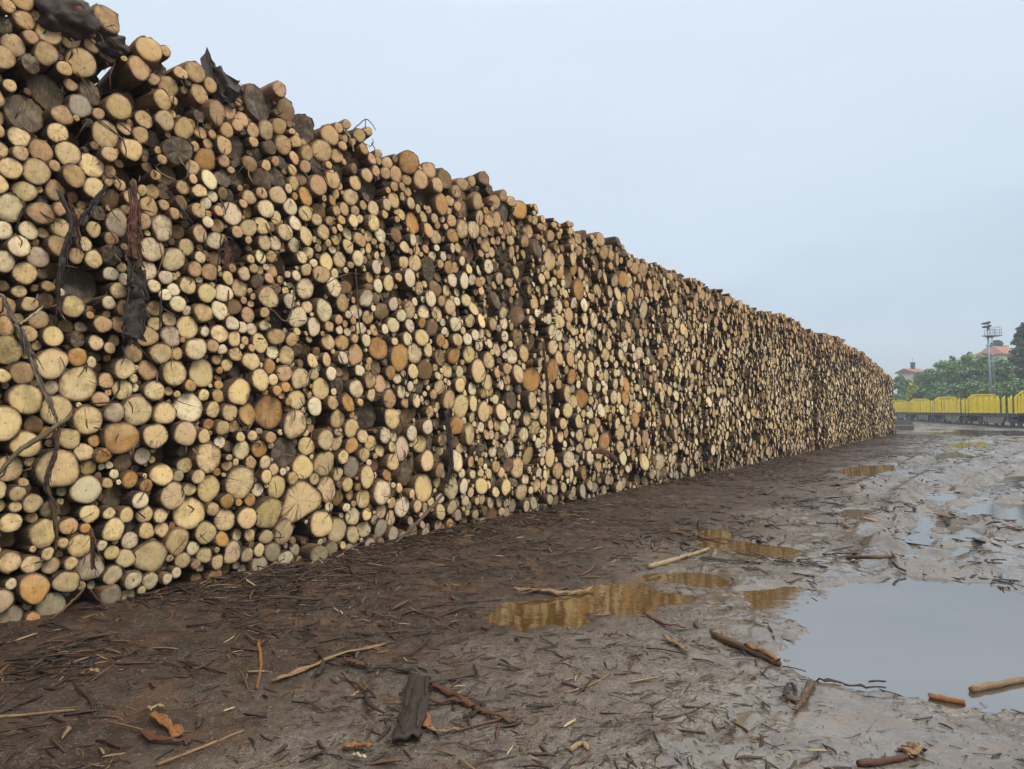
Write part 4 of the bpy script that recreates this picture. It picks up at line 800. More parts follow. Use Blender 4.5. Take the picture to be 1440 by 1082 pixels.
GP = [
 ('stick', 'branch', 'branch', "short peeled pale pole lying above the amber puddle", [(912, 801), (955, 788), (996, 775)], .026, 'pale'),
 ('stick', 'branch', 'branch', "half-peeled brown and yellow branch lying left of the wide puddle", [(1003, 897), (1050, 917), (1096, 938)], .024, 'brown'),
 ('strip', 'wood_sliver', 'sliver', "yellow peeled sliver along the branch by the wide puddle", [(1048, 910), (1075, 922), (1096, 934)], .03, 'orange', .025),
 ('stick', 'driftwood', 'branch', "broken tan driftwood floating at the right edge of the wide puddle", [(1366, 974), (1388, 969), (1404, 967), (1424, 962), (1450, 958)], .019, 'tan'),
 ('stick', 'branch', 'branch', "short orange-brown stick on the near shore of the wide puddle", [(1306, 983), (1330, 987), (1358, 992)], .018, 'orange'),
 ('stick', 'branch', 'branch', "reddish stick at the bottom right corner", [(1207, 1078), (1250, 1074), (1288, 1064)], .016, 'red'),
 ('strip', 'bark_strip', 'bark', "orange bark flake at the end of the bottom right stick", [(1270, 1065), (1290, 1058)], .07, 'tan'),
 ('stick', 'branch', 'branch', "upright-looking reddish stick lying on the mud left of centre", [(363, 903), (367, 935), (361, 971)], .012, 'orange'),
 ('stick', 'twig', 'twig', "thin tan twig on the grey mud below the amber puddle", [(795, 976), (830, 965), (858, 949)], .007, 'tan'),
 ('stick', 'twig', 'twig', "short dark twig crossing the thin tan one", [(790, 962), (805, 967), (822, 973)], .009, 'dark'),
 ('stick', 'twig', 'twig', "thin bent twig near the bottom right of centre", [(930, 1012), (965, 1005), (998, 990)], .006, 'brown'),
 ('stick', 'branch', 'branch', "long thin tan stick at the bottom left", [(220, 1079), (280, 1055), (343, 1030)], .009, 'tan'),
 ('stick', 'branch', 'branch', "dark stick at the left edge of the mud", [(-5, 1007), (35, 990), (58, 981)], .012, 'dark'),
 ('stick', 'branch', 'branch', "thin tan stick below the dark one at the left edge", [(-5, 1011), (30, 1008), (105, 1001)], .009, 'tan'),
 ('stick', 'branch', 'branch', "brown branch lying across the wet mud beyond the wide puddle", [(1192, 787), (1235, 786), (1270, 784)], .02, 'brown'),
 ('stick', 'twig', 'twig', "small dark twig right of the brown branch beyond the wide puddle", [(1255, 792), (1263, 800), (1274, 805)], .014, 'dark'),
 ('strip', 'bark_strip', 'bark', "long reddish bark strip in the farther amber puddle", [(940, 750), (975, 757), (1005, 760), (1032, 763)], .07, 'red'),
 ('strip', 'bark_strip', 'bark', "black bark strip just right of the peeled pale pole", [(985, 787), (1010, 790), (1045, 792), (1072, 795)], .06, 'black'),
 ('strip', 'bark_strip', 'bark', "dark red curved bark strip below the amber puddle", [(905, 867), (930, 879), (945, 885), (963, 886)], .025, 'red'),
 ('strip', 'wood_sliver', 'sliver', "tan sliver left of the half-peeled branch", [(933, 899), (950, 909), (968, 922)], .03, 'tan'),
 ('strip', 'wood_sliver', 'sliver', "brown sliver between the tan sliver and the half-peeled branch", [(972, 907), (990, 914), (1012, 921)], .02, 'brown'),
 ('strip', 'bark_strip', 'bark', "short straight dark red bark sliver on grey mud below the amber puddle", [(848, 896), (862, 897), (877, 899)], .015, 'red'),
 ('strip', 'bark_strip', 'bark', "dark red bark chunk near the far brown puddle", [(1170, 684), (1195, 681), (1216, 686)], .16, 'red'),
 ('strip', 'bark_strip', 'bark', "long tan bark strip lying along the left end of the amber puddle", [(722, 831), (770, 836), (808, 837), (834, 831)], .05, 'tan'),
 ('strip', 'bark_strip', 'bark', "thin brown bark strip under the tan one at the amber puddle", [(725, 838), (760, 834), (800, 831)], .025, 'brown'),
 ('slab', 'bark_slab', 'bark', "thick dark slab of rough bark lying near the bottom centre", [(590, 962), (583, 1005), (571, 1048)], .12, 'dark'),
 ('strip', 'bark_strip', 'bark', "rust-orange inner bark strip leaning on the dark bark slab", [(581, 962), (590, 995), (602, 1028)], .055, 'orange'),
 ('strip', 'bark_strip', 'bark', "long dark red curled bark strip trailing right from the bark slab", [(604, 966), (630, 978), (660, 996), (698, 1011), (724, 1020)], .038, 'red'),
 ('strip', 'bark_strip', 'bark', "second dark red strip twisted under the long curled one", [(586, 985), (610, 992), (640, 990), (668, 1000)], .03, 'red'),
 ('strip', 'wood_sliver', 'sliver', "tan sliver at the lower end of the rust-orange bark", [(600, 1031), (622, 1034), (645, 1031)], .02, 'tan'),
 ('strip', 'bark_strip', 'bark', "black bark strip below the long curled red one", [(664, 992), (680, 1000), (652, 1016)], .03, 'black'),
 ('strip', 'bark_strip', 'bark', "long tan bark strip across the debris heap left of the bark slab", [(385, 962), (430, 945), (475, 928), (545, 908)], .035, 'tan'),
 ('strip', 'bark_strip', 'bark', "dark upright bark shred on the left of the debris heap", [(444, 914), (455, 932), (446, 956)], .03, 'dark'),
 ('strip', 'bark_strip', 'bark', "reddish bark flake in the middle of the debris heap", [(484, 932), (500, 937), (522, 941)], .04, 'red'),
 ('strip', 'bark_strip', 'bark', "black bark strip along the right of the debris heap", [(515, 947), (550, 944), (585, 948)], .03, 'black'),
 ('strip', 'bark_strip', 'bark', "dark bent bark strip rising right above the debris heap", [(552, 932), (585, 920), (606, 897)], .022, 'dark'),
 ('strip', 'bark_strip', 'bark', "brown bark shred curving beneath the debris heap", [(480, 952), (498, 965), (515, 975), (508, 962)], .02, 'brown'),
 ('strip', 'bark_strip', 'bark', "rust-red bark strip at the bottom left", [(214, 1010), (235, 1024), (252, 1040)], .05, 'orange'),
 ('strip', 'bark_strip', 'bark', "dark red bark strip curving under the rust-red one at the bottom left", [(198, 1036), (228, 1047), (272, 1047)], .035, 'red'),
 ('strip', 'wood_sliver', 'sliver', "yellow splinter just above the rust-red bark at the bottom left", [(207, 1003), (220, 999), (230, 1000)], .02, 'pale'),
 ('strip', 'bark_strip', 'bark', "dark curled bark shred at the near left shore of the wide puddle", [(1103, 985), (1122, 992), (1135, 976), (1142, 962)], .035, 'brown'),
 ('strip', 'bark_strip', 'bark', "looped black bark shred left of the curled one by the wide puddle", [(1104, 984), (1106, 972), (1114, 966), (1120, 976)], .02, 'black'),
 ('strip', 'bark_strip', 'bark', "brown bark shred pointing down from the curled one by the wide puddle", [(1134, 982), (1126, 996), (1116, 1006)], .025, 'brown'),
 ('strip', 'bark_strip', 'bark', "thin dark bark line along the near shore of the wide puddle", [(1148, 962), (1185, 966), (1222, 974)], .02, 'dark'),
 ('strip', 'wood_sliver', 'sliver', "orange wood shard on the mud at the bottom centre-left", [(482, 1058), (503, 1054), (522, 1058)], .03, 'orange'),
 ('strip', 'wood_sliver', 'sliver', "pale wood shard just under the orange one at the bottom", [(494, 1067), (506, 1071), (515, 1074)], .012, 'cream'),
 ('stick', 'root_piece', 'root', "pale broken root piece at the bottom right of centre", [(802, 1058), (818, 1048), (826, 1056)], .012, 'pale'),
 ('strip', 'bark_strip', 'bark', "pale tan bark piece lying alone on the dark mud at the left", [(110, 952), (128, 948), (140, 950)], .03, 'tan'),
 ('strip', 'bark_strip', 'bark', "brown leaning bark strip lying on the mud left of the debris heap", [(345, 895), (356, 905), (372, 908)], .02, 'brown'),
 ('strip', 'bark_strip', 'bark', "long dark bark strip on the mud between pile and debris heap", [(565, 868), (600, 856), (650, 850), (705, 848)], .025, 'dark'),
 ('strip', 'bark_strip', 'bark', "dark bark strip above the debris heap, near the pile foot", [(505, 860), (530, 868), (562, 873)], .018, 'brown'),
 ('stick', 'twig', 'twig', "small dark twig lying in the middle of the wide puddle's near side", [(1222, 960), (1233, 959), (1246, 960)], .006, 'black', .012),
]
for i, e in enumerate(GP):
    ground_piece(*e[:7], lift=e[7] if len(e) > 7 else 0.0, seed=i)

# ------------------------------------------------------------------ strips that hang down the face of the pile
def hanging(name, cat, label, pts, wpx, tone, p=.1, kind='strip', thick=.006, parts=None, seed=0):
    rg = random.Random(seed * 17 + 3)
    P = []
    for q in pts:
        t, h, k = on_wall(q[0], q[1], q[2] if len(q) > 2 else p); P.append(W(t, h, q[2] if len(q) > 2 else p))
    k = on_wall(*pts[0][:2], p)[2]
    n = 6 * len(pts); path = smooth_path(P, n, .004, rg)
    m = MB(); c = np.append(np.array(COLS[tone]), 1)
    wpx = np.interp(np.linspace(0, 1, n), np.linspace(0, 1, len(wpx)), wpx) * k / F
    if kind == 'stick': m.tube(path, wpx / 2, 7, tint=c)
    else:
        nr_ = np.array([N + np.array([rg.gauss(0, .35), rg.gauss(0, .35), 0]) for _ in range(n)])
        m.ribbon(path, wpx * np.array([rg.uniform(.8, 1.15) for _ in range(n)]), nr_, thick, .25, jag=.02, rg=rg, tint=c)
        W0 = float(np.max(wpx))
        for q_ in range(int(10 + W0 * 260)):           # loose fibres and layers peeling off it
            a_ = rg.randrange(0, n - 4); l_ = rg.randint(4, min(12, n - a_)); u_ = rg.uniform(-.5, .5)
            sub_ = path[a_:a_ + l_].copy(); fr_ = np.linspace(0, 1, l_)[:, None]
            sub_ += U * (u_ * wpx[a_:a_ + l_])[:, None] + N * (.006 + rg.uniform(0, .02) * fr_) + U * rg.gauss(0, .03) * fr_ ** 2 + np.array([0, 0, -1.]) * rg.uniform(0, .07) * fr_
            m.ribbon(sub_, W0 * rg.uniform(.04, .28) * np.linspace(1, .35, l_), N + U * rg.gauss(0, .5), .003, .35, jag=.01, rg=rg, tint=np.append(np.array(c[:3]) * rg.uniform(.5, 2.0), 1))
    o = m.build(name, STRIP, loc=P[0]); tag(o, label, cat)
    return o
HG = [
 ('bark_strip', 'bark', "dark lower half of the broad hanging bark strip, wide and squared off at its foot", [(189, 352), (191, 395), (190, 432), (187, 477)], [19, 22, 26, 34], 'dark', .14, 'strip', .02),
 ('bark_strip', 'bark', "reddish upper length of bark hanging above the broad dark strip", [(185, 254), (190, 300), (189, 335), (190, 366)], [10, 15, 17, 20], 'red', .155),
 ('bark_strip', 'bark', "long dark bark strip hanging at the left over the hollow black log", [(82, 268), (100, 310), (96, 335), (86, 370), (82, 410), (86, 447)], [6, 7, 7, 8, 6, 3], 'dark', .14),
 ('bark_strip', 'bark', "short reddish bark strip hanging beside the long dark one at the left", [(97, 283), (108, 315), (114, 352)], [5, 6, 3], 'red', .13),
 ('bark_strip', 'bark', "grey-brown bark strip hanging along the left edge of the pile", [(3, 415), (20, 450), (33, 472), (44, 502), (56, 537), (70, 566), (80, 590)], [5, 8, 9, 8, 7, 7, 4], 'grey', .13),
 ('branch', 'branch', "slanting tan and olive branch leaning over big yellow log ends at the left edge", [(102, 583), (62, 612), (30, 632), (-4, 668)], [4, 8, 7, 5], 'olive', .17, 'stick'),
 ('bark_strip', 'bark', "wavy reddish-brown bark strip hanging over the biggest left log", [(84, 596), (78, 635), (65, 675), (75, 715), (80, 775)], [6, 6, 7, 7, 3], 'brown', .15),
 ('wood_sliver', 'sliver', "bright cream splinter sticking out at the left edge of the pile", [(28, 456), (45, 444), (61, 431)], [3, 4, 2], 'cream', .14, 'stick'),
 ('branch', 'branch', "thin brown stick leaning from the bottom row down to the ground at left", [(117, 829), (98, 850), (72, 872)], [3, 4, 3], 'brown', .18, 'stick'),
 ('branch', 'branch', "thin reddish stick crossing the bottom row to the right of the brown one", [(127, 830), (142, 848), (158, 863)], [3, 3, 3], 'red', .18, 'stick'),
 ('twig', 'twig', "thin dark twig hanging right of the broad bark strip", [(311, 330), (307, 370), (303, 404)], [2, 2, 1], 'dark', .12, 'stick'),
 ('bark_strip', 'bark', "small orange-red bark leaf hanging at the top of the thin dark twig", [(317, 335), (319, 355), (316, 374)], [4, 9, 2], 'red', .13),
 ('branch', 'branch', "long brown pole leaning from the pile down to the mud below the middle", [(622, 697), (600, 722), (580, 742), (556, 764)], [4, 5, 4, 3], 'brown', .2, 'stick'),
 ('bark_strip', 'bark', "dark vertical bark strip hanging near the foot in the middle of the pile", [(628, 578), (631, 610), (633, 650), (628, 680)], [9, 11, 9, 5], 'dark', .1),
 ('bark_strip', 'bark', "long thin red-brown bark strip hanging right of the amber log", [(764, 480), (769, 540), (771, 590), (768, 632)], [5, 6, 5, 3], 'red', .12),
 ('bark_strip', 'bark', "dark slanting bark strip above and left of the amber log", [(715, 372), (727, 400), (740, 424)], [6, 8, 6], 'dark', .12),
 ('twig', 'twig', "thin dark cord-like twig hanging above the tall cream log", [(500, 378), (504, 440), (508, 475), (517, 504)], [2, 2, 2, 1], 'brown', .12, 'stick'),
 ('bark_strip', 'bark', "dark bark shred slanting under the recessed brown log", [(150, 262), (132, 285), (110, 312)], [6, 7, 3], 'black', .1),
 ('bark_strip', 'bark', "dark bark shred hanging below the upper orange log at left", [(236, 268), (252, 292), (270, 312)], [5, 6, 3], 'dark', .1),
 ('bark_tangle', 'bark', "dark red bark tangle poking out near the foot right of the middle", [(832, 636), (845, 634), (858, 640), (868, 648)], [5, 10, 9, 4], 'red', .2),
 ('wood_sliver', 'sliver', "pale bent sliver dangling from the top edge of the pile", [(484, 183), (490, 190), (494, 200), (497, 213)], [2, 3, 3, 2], 'cream', .14, 'stick'),
 ('twig', 'twig', "thin forked twig rising above the top edge against the sky", [(494, 186), (505, 175), (514, 168), (522, 173), (528, 183)], [1.6, 1.6, 1.4, 1.2, 1], 'dark', .05, 'stick'),
 ('twig', 'twig', "short twig standing up inside the forked twig at the top edge", [(514, 182), (514, 168)], [1.4, 1], 'dark', .05, 'stick'),
 ('bark_strip', 'bark', "dark bark shred fallen over the middle of the bottom rows at left", [(128, 745), (130, 775), (131, 800)], [4, 6, 5], 'brown', .15),
 ('twig', 'twig', "pale grey twig curling down in front of the dark gap left of centre", [(411, 400), (413, 418), (404, 452), (383, 436)], [2, 2.5, 2.5, 1.5], 'grey', .12, 'stick'),
]
for i, e in enumerate(HG): hanging(*e, seed=i)
# fibres and twigs caught between the ends, too many to count
# far scatter
chips('bark_scatter', "dark bark pieces scattered over the wet yard farther off", 13000, 6, .03, .32, (.06, .25), 'far', (.3, .28, .18, .1, .06, .04, .02, .01))
m = MB(); rg = random.Random(23)
for _ in range(1700):
    t = -1 + 26 * rg.random() ** 1.7; h = rg.uniform(.2, top(t) - .1); p = rg.uniform(.02, .12)
    L = rg.uniform(.05, .22) * (2.2 if rg.random() < .08 else 1); a = rg.gauss(-1.57, .75)
    d = U * math.cos(a) + np.array([0, 0, math.sin(a)]); k = rg.uniform(-.25, .25) * L
    A = W(t, h, p - .05); B = A + d * L * .5 + N * rg.uniform(0, .05) + U * k; C = A + d * L + N * rg.uniform(-.03, .05)
    c = COLS[rg.choices(['dark', 'brown', 'red', 'tan', 'grey', 'black'], [2, 3, 2, 2, 1.5, 1])[0]]
    m.ribbon(smooth_path([A, B, C], 5), np.array([.5, 1, 1, .8, .3]) * rg.uniform(.004, .016), N, .003, .3, tint=np.append(np.array(c), 1))
tag(m.build('bark_fibres', STRIP), "fine bark fibres and shreds caught between the log ends", 'bark fibres', kind='stuff')

# splintered stump standing on the top edge, and the butt end at the top left
t, h, k = on_wall(312, 134, -.1)
c0 = W(t, h - .03, -.1); m = MB(); rg = random.Random(4); n = 22
prof = []; NR = 9; n = 40
for ring in range(NR):
    f = ring / (NR - 1)
    for q in range(n):
        w = 2 * math.pi * q / n
        r_ = .125 * (1 - .1 * f) * (1 + .2 * math.cos(3 * w + 1 + f) + 1.3 * (float(fbm(math.cos(w) * 3 + 4, math.sin(w) * 3 + f * 4.2, 51, 5)) - .5))
        topz = .19 + .21 * math.exp(-(((w - 3.4 + math.pi) % 6.283 - math.pi) / .32) ** 2) - .05 * math.cos(w) + .16 * (float(fbm(w * 3, 2, 52, 3)) - .5)
        lean = .07 * f if math.cos(w) > 0 else -.01 * f
        prof.append(c0 + U * (math.cos(w) * r_ * 1.1 + lean) + N * math.sin(w) * r_ + np.array([0, 0, -.1 + f * (topz + .1)]))
inner = [c0 + (p_ - c0) * np.array([.5, .5, .55]) for p_ in prof[-n:]]
V = np.array(prof + inner + [c0 + np.array([0, 0, .06])])
q = [[b * n + i, b * n + (i + 1) % n, (b + 1) * n + (i + 1) % n, (b + 1) * n + i] for b in range(NR) for i in range(n)]
q3 = [[NR * n + i, NR * n + (i + 1) % n, (NR + 1) * n] for i in range(n)]
m.add(V, [np.array(q), np.array(q3)], 0, lc=np.stack([(V - c0) @ U + (V - c0) @ N * .7, (V - c0)[:, 2], np.full(len(V), 1.7)], 1), tint=(.024, .019, .016, 1))
tag(m.build('stump', STRIP, loc=c0, smooth=False), "splintered black stump with one tall spike standing on the top edge", 'stump')
for (px, py, r_, lab, sq) in ((93, 16, .17, "broad dark stump with a rusty knot perched on the top edge at far left", 1.3), (163, 55, .1, "ragged dark root stump under the tan log at the top left", 1.4)):
    t, h, k = on_wall(px, py, .0); c0 = W(t, h - .03, -.15); e = empty('stump', c0); tag(e, lab, 'stump')
    m = MB(); nu, nv = 56, 36; V = []
    for a in range(nv):
        f = a / (nv - 1); ph = f * math.pi
        for b in range(nu):
            w = 2 * math.pi * b / nu
            d = np.array([math.sin(ph) * math.cos(w), math.sin(ph) * math.sin(w), math.cos(ph)])
            k_ = r_ * (1 + .75 * (float(fbm(d[0] * 2.5 + 5 + px + d[1] * 1.3, d[1] * 2 + d[2] * 2.5, 40, 5)[()] if np.ndim(fbm(1., 1.)) == 0 else 0) - .5))
            dd = np.sign(d) * np.abs(d) ** .75
            V.append(c0 + U * dd[0] * k_ * sq + N * dd[1] * k_ * 1.6 + np.array([0, 0, dd[2] * k_]))
    q = [[a * nu + b, (a + 1) * nu + b, (a + 1) * nu + (b + 1) % nu, a * nu + (b + 1) % nu] for a in range(nv - 1) for b in range(nu)]
    V = np.array(V); m.add(V, [np.array(q)], 0, lc=np.stack([(V - c0)[:, 2] * 1.0, (V - c0) @ U, np.full(len(V), 1.7)], 1), tint=(.06, .042, .03, 1)); m.build('bark', STRIP, e, loc=c0)
    if r_ > .15:
        m = MB(); kc = c0 + N * r_ * 1.45 + U * .05 + np.array([0, 0, .03])
        V = [kc + N * .035] + [kc + U * math.cos(w) * .05 + np.array([0, 0, math.sin(w) * .05]) + N * .02 for w in np.linspace(0, 6.28, 13)[:-1]] + \
            [kc + U * math.cos(w) * .07 + np.array([0, 0, math.sin(w) * .07]) - N * .05 for w in np.linspace(0, 6.28, 13)[:-1]]
        m.add(V, [np.array([[0, 1 + i, 1 + (i + 1) % 12] for i in range(12)]), np.array([[1 + i, 13 + i, 13 + (i + 1) % 12, 1 + (i + 1) % 12] for i in range(12)])], 0, tint=(.2, .085, .04, 1))
        m.build('knot', STRIP, e, loc=c0)
# ================================================================== far side of the yard: train, mast, hill, trees, houses
YEL = mat_plain('yellow_paint', (.82, .60, .008), .5, var=.2, scale=2.5)
STEEL = mat_plain('dark_steel', (.05, .05, .052), .6, var=.4, scale=3)
BEIGE = mat_plain('dusty_grey_paint', (.26, .235, .19), .7, var=.3, scale=2)
GALV = mat_plain('galvanised_steel', (.27, .3, .33), .45, .5, .15, 4)
LEAF = mat_leaf()
TA = R(19.3); ET = np.array([math.sin(TA), math.cos(TA), 0]); EP = np.array([math.cos(TA), -math.sin(TA), 0])
TR0 = np.array([41.6, 56.0, 0.0]) + .3 * EP
def chamf(w, h, cw, ch, z0): return [(-w / 2, z0), (-w / 2, z0 + h - ch), (-w / 2 + cw, z0 + h), (w / 2 - cw, z0 + h), (w / 2, z0 + h - ch), (w / 2, z0)]
def make_wagon():
    e = empty('timber_wagon', (0, 0, 0)); WL = 13.0
    m = MB(); m.box((0, WL / 2, 1.12), 2.75, WL, .16); m.box((-1.4, WL / 2, 1.06), .08, WL, .3); m.box((1.4, WL / 2, 1.06), .08, WL, .3)
    for q in range(22): m.box((-1.47, .4 + q * .58, 1.08), .07, .16, .14); m.box((1.47, .4 + q * .58, 1.08), .07, .16, .14)
    m.build('deck', STEEL, e, smooth=False)
    for y in (.12, WL - .12):
        m = MB(); pr = chamf(2.9, 1.8, .55, .42, 1.18)
        for a, b in zip(pr[:-1], pr[1:]):
            a, b = np.array(a), np.array(b); d = b - a; L = np.hypot(*d); d /= L
            m.box((*(np.array([(a[0] + b[0]) / 2, y, 0])[:2]), (a[1] + b[1]) / 2), L + .1, .14, .12, (d[0], 0, d[1]), (0, 1, 0), (-d[1], 0, d[0]))
        m.box((0, y, 1.3), 2.8, .1, .14)
        for q in range(9):
            x = -1.2 + q * .3; hh = 1.72 - max(0, (abs(x) - .9)) / .55 * .42
            m.box((x, y + .01, 1.18 + hh / 2), .205, .07, hh - .04)
        m.build('bulkhead', YEL, e, smooth=False)
    for y in (1.5, 3.2, 4.9, 6.5, 8.2, 9.9, 11.6):
        for s in (-1, 1):
            m = MB(); x = s * 1.4
            V = [(x - .08, y - .1, 1.18), (x + .08, y - .1, 1.18), (x + .08, y + .1, 1.18), (x - .08, y + .1, 1.18)]
            V += [(a, b, 2.42) for a, b, _ in V[:4]] + [(x - .03 - s * .06, y - .05, 2.7), (x + .03 - s * .06, y - .05, 2.7), (x + .03 - s * .06, y + .05, 2.7), (x - .03 - s * .06, y + .05, 2.7)]
            q = [[i + o, (i + 1) % 4 + o, (i + 1) % 4 + 4 + o, i + 4 + o] for o in (0, 4) for i in range(4)] + [[8, 9, 10, 11]]
            m.add(V, [np.array(q)]); m.build('stake', YEL, e, smooth=False)
    for s in (-1, 1):
        m = MB(); x = s * 1.25
        pr = [(3.3, .92), (9.7, .92), (8.7, .3), (4.3, .3)]
        V = [(x - .05, a, b) for a, b in pr] + [(x + .05, a, b) for a, b in pr]
        m.add(V, [np.array([[0, 1, 2, 3], [7, 6, 5, 4], [0, 4, 5, 1], [1, 5, 6, 2], [2, 6, 7, 3], [3, 7, 4, 0]])])
        for q in range(8): m.box((x + s * .07, 4.6 + q * .54, .61), .06, .1, .58)
        m.build('underframe', BEIGE, e, smooth=False)
    for y in (2.1, 10.9):
        b = MB()
        for s in (-1, 1): b.box((s * 1.0, y, .56), .14, 2.3, .26); b.box((s * 1.02, y, .74), .2, .7, .2)
        b.box((0, y, .7), 2.0, .5, .22); bo = b.build('bogie', STEEL, e, smooth=False)
        for s in (-1, 1):
            for dy in (-.9, .9):
                w = MB(); w.tube([(s * .72, y + dy, .46), (s * .78, y + dy, .46), (s * .86, y + dy, .46)], [.5, .46, .44], 20); w.build('wheel', STEEL, bo, smooth=False)
    for y in (-.25, WL + .25):
        for s in (-1, 1):
            m = MB(); m.tube([(s * .87, y - .02, 1.05), (s * .87, y + .02, 1.05), (s * .87, WL / 2 + (y - WL / 2) * .96, 1.05)], [.2, .2, .09], 14); m.build('buffer', STEEL, e)
    return e
def copy_tree(o, parent=None):
    c = o.copy(); col.objects.link(c)
    if parent: c.parent = parent
    for ch in o.children: copy_tree(ch, c)
    return c
WLAB = ["yellow-staked timber wagon cut off by the right edge of the photo", "second yellow-staked timber wagon from the right edge, in front of the light mast",
        "third yellow-staked timber wagon from the right, under the green trees", "fourth yellow-staked timber wagon from the right, farther along the track",
        "farthest yellow-staked timber wagon, just showing past the end of the log pile"]
wg = make_wagon()
for i, s in enumerate((0, 13.9, 27.8, 41.7, 55.6)):
    o = wg if i == 0 else copy_tree(wg)
    q = TR0 + ET * s; o.location = (q[0], q[1], .1); o.rotation_euler = (0, 0, -TA); o.scale = (.82, 1, 1)
    tag(o, WLAB[i], 'wagon', "timber wagons standing in a train")
m = MB()
for s in (-.75, .75): m.box(TR0 + ET * 30 + EP * s + np.array([0, 0, .10]), .07, 150, .14, EP, ET)
tag(m.build('rails', STEEL, smooth=False), kind='structure')
m = MB(); ba = []
for a in range(76):
    for b, (w, z) in enumerate(((-2.6, -.05), (-1.7, .06), (1.7, .06), (2.6, -.05))): ba.append(TR0 + ET * (a * 2 - 45) + EP * w + np.array([0, 0, z]))
m.add(ba, [np.array([[a * 4 + b, a * 4 + b + 1, a * 4 + b + 5, a * 4 + b + 4] for a in range(75) for b in range(3)])])
tag(m.build('track_bed', mat_plain('ballast', (.12, .11, .1), .8, var=.5, scale=8), smooth=False), kind='structure')

# dark timbers lying at the far end of the pile
for k, (y, z, L, lab) in enumerate(((593.5, .2, 2.9, "lower dark squared timber stacked past the far end of the pile"), (593.5, .57, 2.7, "upper dark squared timber stacked past the far end of the pile"))):
    c = on_ground(1258, 605.5); c = np.array([c[0], c[1], z]) + np.array([.1, .1, 0])
    m = MB(); ax = np.array([math.cos(.12), math.sin(.12), 0]); ay = np.array([-ax[1], ax[0], 0])
    for w in (-.5, .5): m.box(c + ax * w * L * .5, L * .498, .36, .34 - .02 * k, ax, ay)
    m.box(c, L * .96, .30, .30, ax, ay)
    tag(m.build('timber', mat_plain('creosoted_timber', (.085, .085, .09), .6, var=.5, scale=3), smooth=False, loc=c), lab, 'timber')

# ------------------------------------------------------------------ light mast
b = at(1395, 560, 86); base = np.array([b[0], b[1], 0.0]); tp_ = 1.5 + (HOR - 458) / F * 86
e = empty('light_mast', base); tag(e, "tall grey floodlight mast with a railed platform behind the yellow wagons", 'light mast')
m = MB(); lean = np.array([-.35, 0, 0]); m.tube([base, base + lean * .5 + [0, 0, tp_ / 2], base + lean + [0, 0, tp_]], [.15, .125, .09], 14); m.build('pole', GALV, e, loc=base)
tpv = base + lean + np.array([0, 0, tp_])
m = MB()
for dx in (.42, .62): m.tube([base + [dx, .1, 0], tpv + [dx + .05, .1, -.2]], .028, 6)
for q in range(40):
    f = q / 40; c = base * (1 - f) + tpv * f; m.tube([c + [.42, .1, 0], c + [.63, .1, 0]], .014, 4)
m.build('ladder', GALV, e, loc=base)
pz = tpv + np.array([.55, 0, -1.25])
m = MB(); m.box(pz, 1.75, 1.1, .14); m.box(pz + [-.3, 0, -.16], .9, .16, .18); m.build('platform', GALV, e, smooth=False, loc=base)
m = MB()
for dx in (-.6, 0, .6, .84):
    for dy in (-.5, .5): m.tube([pz + [dx, dy, 0], pz + [dx, dy, 1.05]], .025, 5)
for z in (.4, .72, 1.05):
    for dy in (-.5, .5): m.tube([pz + [-.6, dy, z], pz + [.84, dy, z]], .022, 5)
    m.tube([pz + [.84, -.5, z], pz + [.84, .5, z]], .022, 5)
m.build('railing', GALV, e, loc=base)
for k, (dz, dx) in enumerate(((.32, -.3), (-.1, -.22))):
    m = MB(); c = tpv + np.array([dx, -.2, dz]); a = R(14); ax = np.array([math.cos(a), 0, math.sin(a)]); az = np.array([-math.sin(a), 0, math.cos(a)])
    m.box(c, .85, .5, .2, ax, (0, 1, 0), az); m.box(c - az * .12 + ax * .1, .5, .4, .12, ax, (0, 1, 0), az); m.box(c + np.array([.35, .1, -.2]), .08, .08, .4)
    m.build('floodlight', STEEL, e, smooth=False, loc=base)

# ------------------------------------------------------------------ hill
def hz(s, l): return 9.5 * sstep(4, 46, s) + (fbm(s * .06, l * .06, 61, 3) - .5) * 2.5 * sstep(4, 20, s)
def hill_z(x, y):
    s = (x - TR0[0]) * EP[0] + (y - TR0[1]) * EP[1]; l = (x - TR0[0]) * ET[0] + (y - TR0[1]) * ET[1]
    return float(hz(np.array([s]), np.array([l]))[0]) if s > 3 else 0.0
S_, L_ = np.meshgrid(np.linspace(3, 130, 50), np.linspace(-75, 190, 90), indexing='ij')
V = TR0[None] + S_.ravel()[:, None] * EP + L_.ravel()[:, None] * ET; V[:, 2] = hz(S_.ravel(), L_.ravel()) - .12
m = MB(); q = [[i * 90 + j, i * 90 + j + 1, (i + 1) * 90 + j + 1, (i + 1) * 90 + j] for i in range(49) for j in range(89)]
m.add(V, [np.array(q)[:, ::-1]]); tag(m.build('hill', mat_plain('rough_grass', (.05, .075, .025), .9, var=.5, scale=.8)), kind='structure')

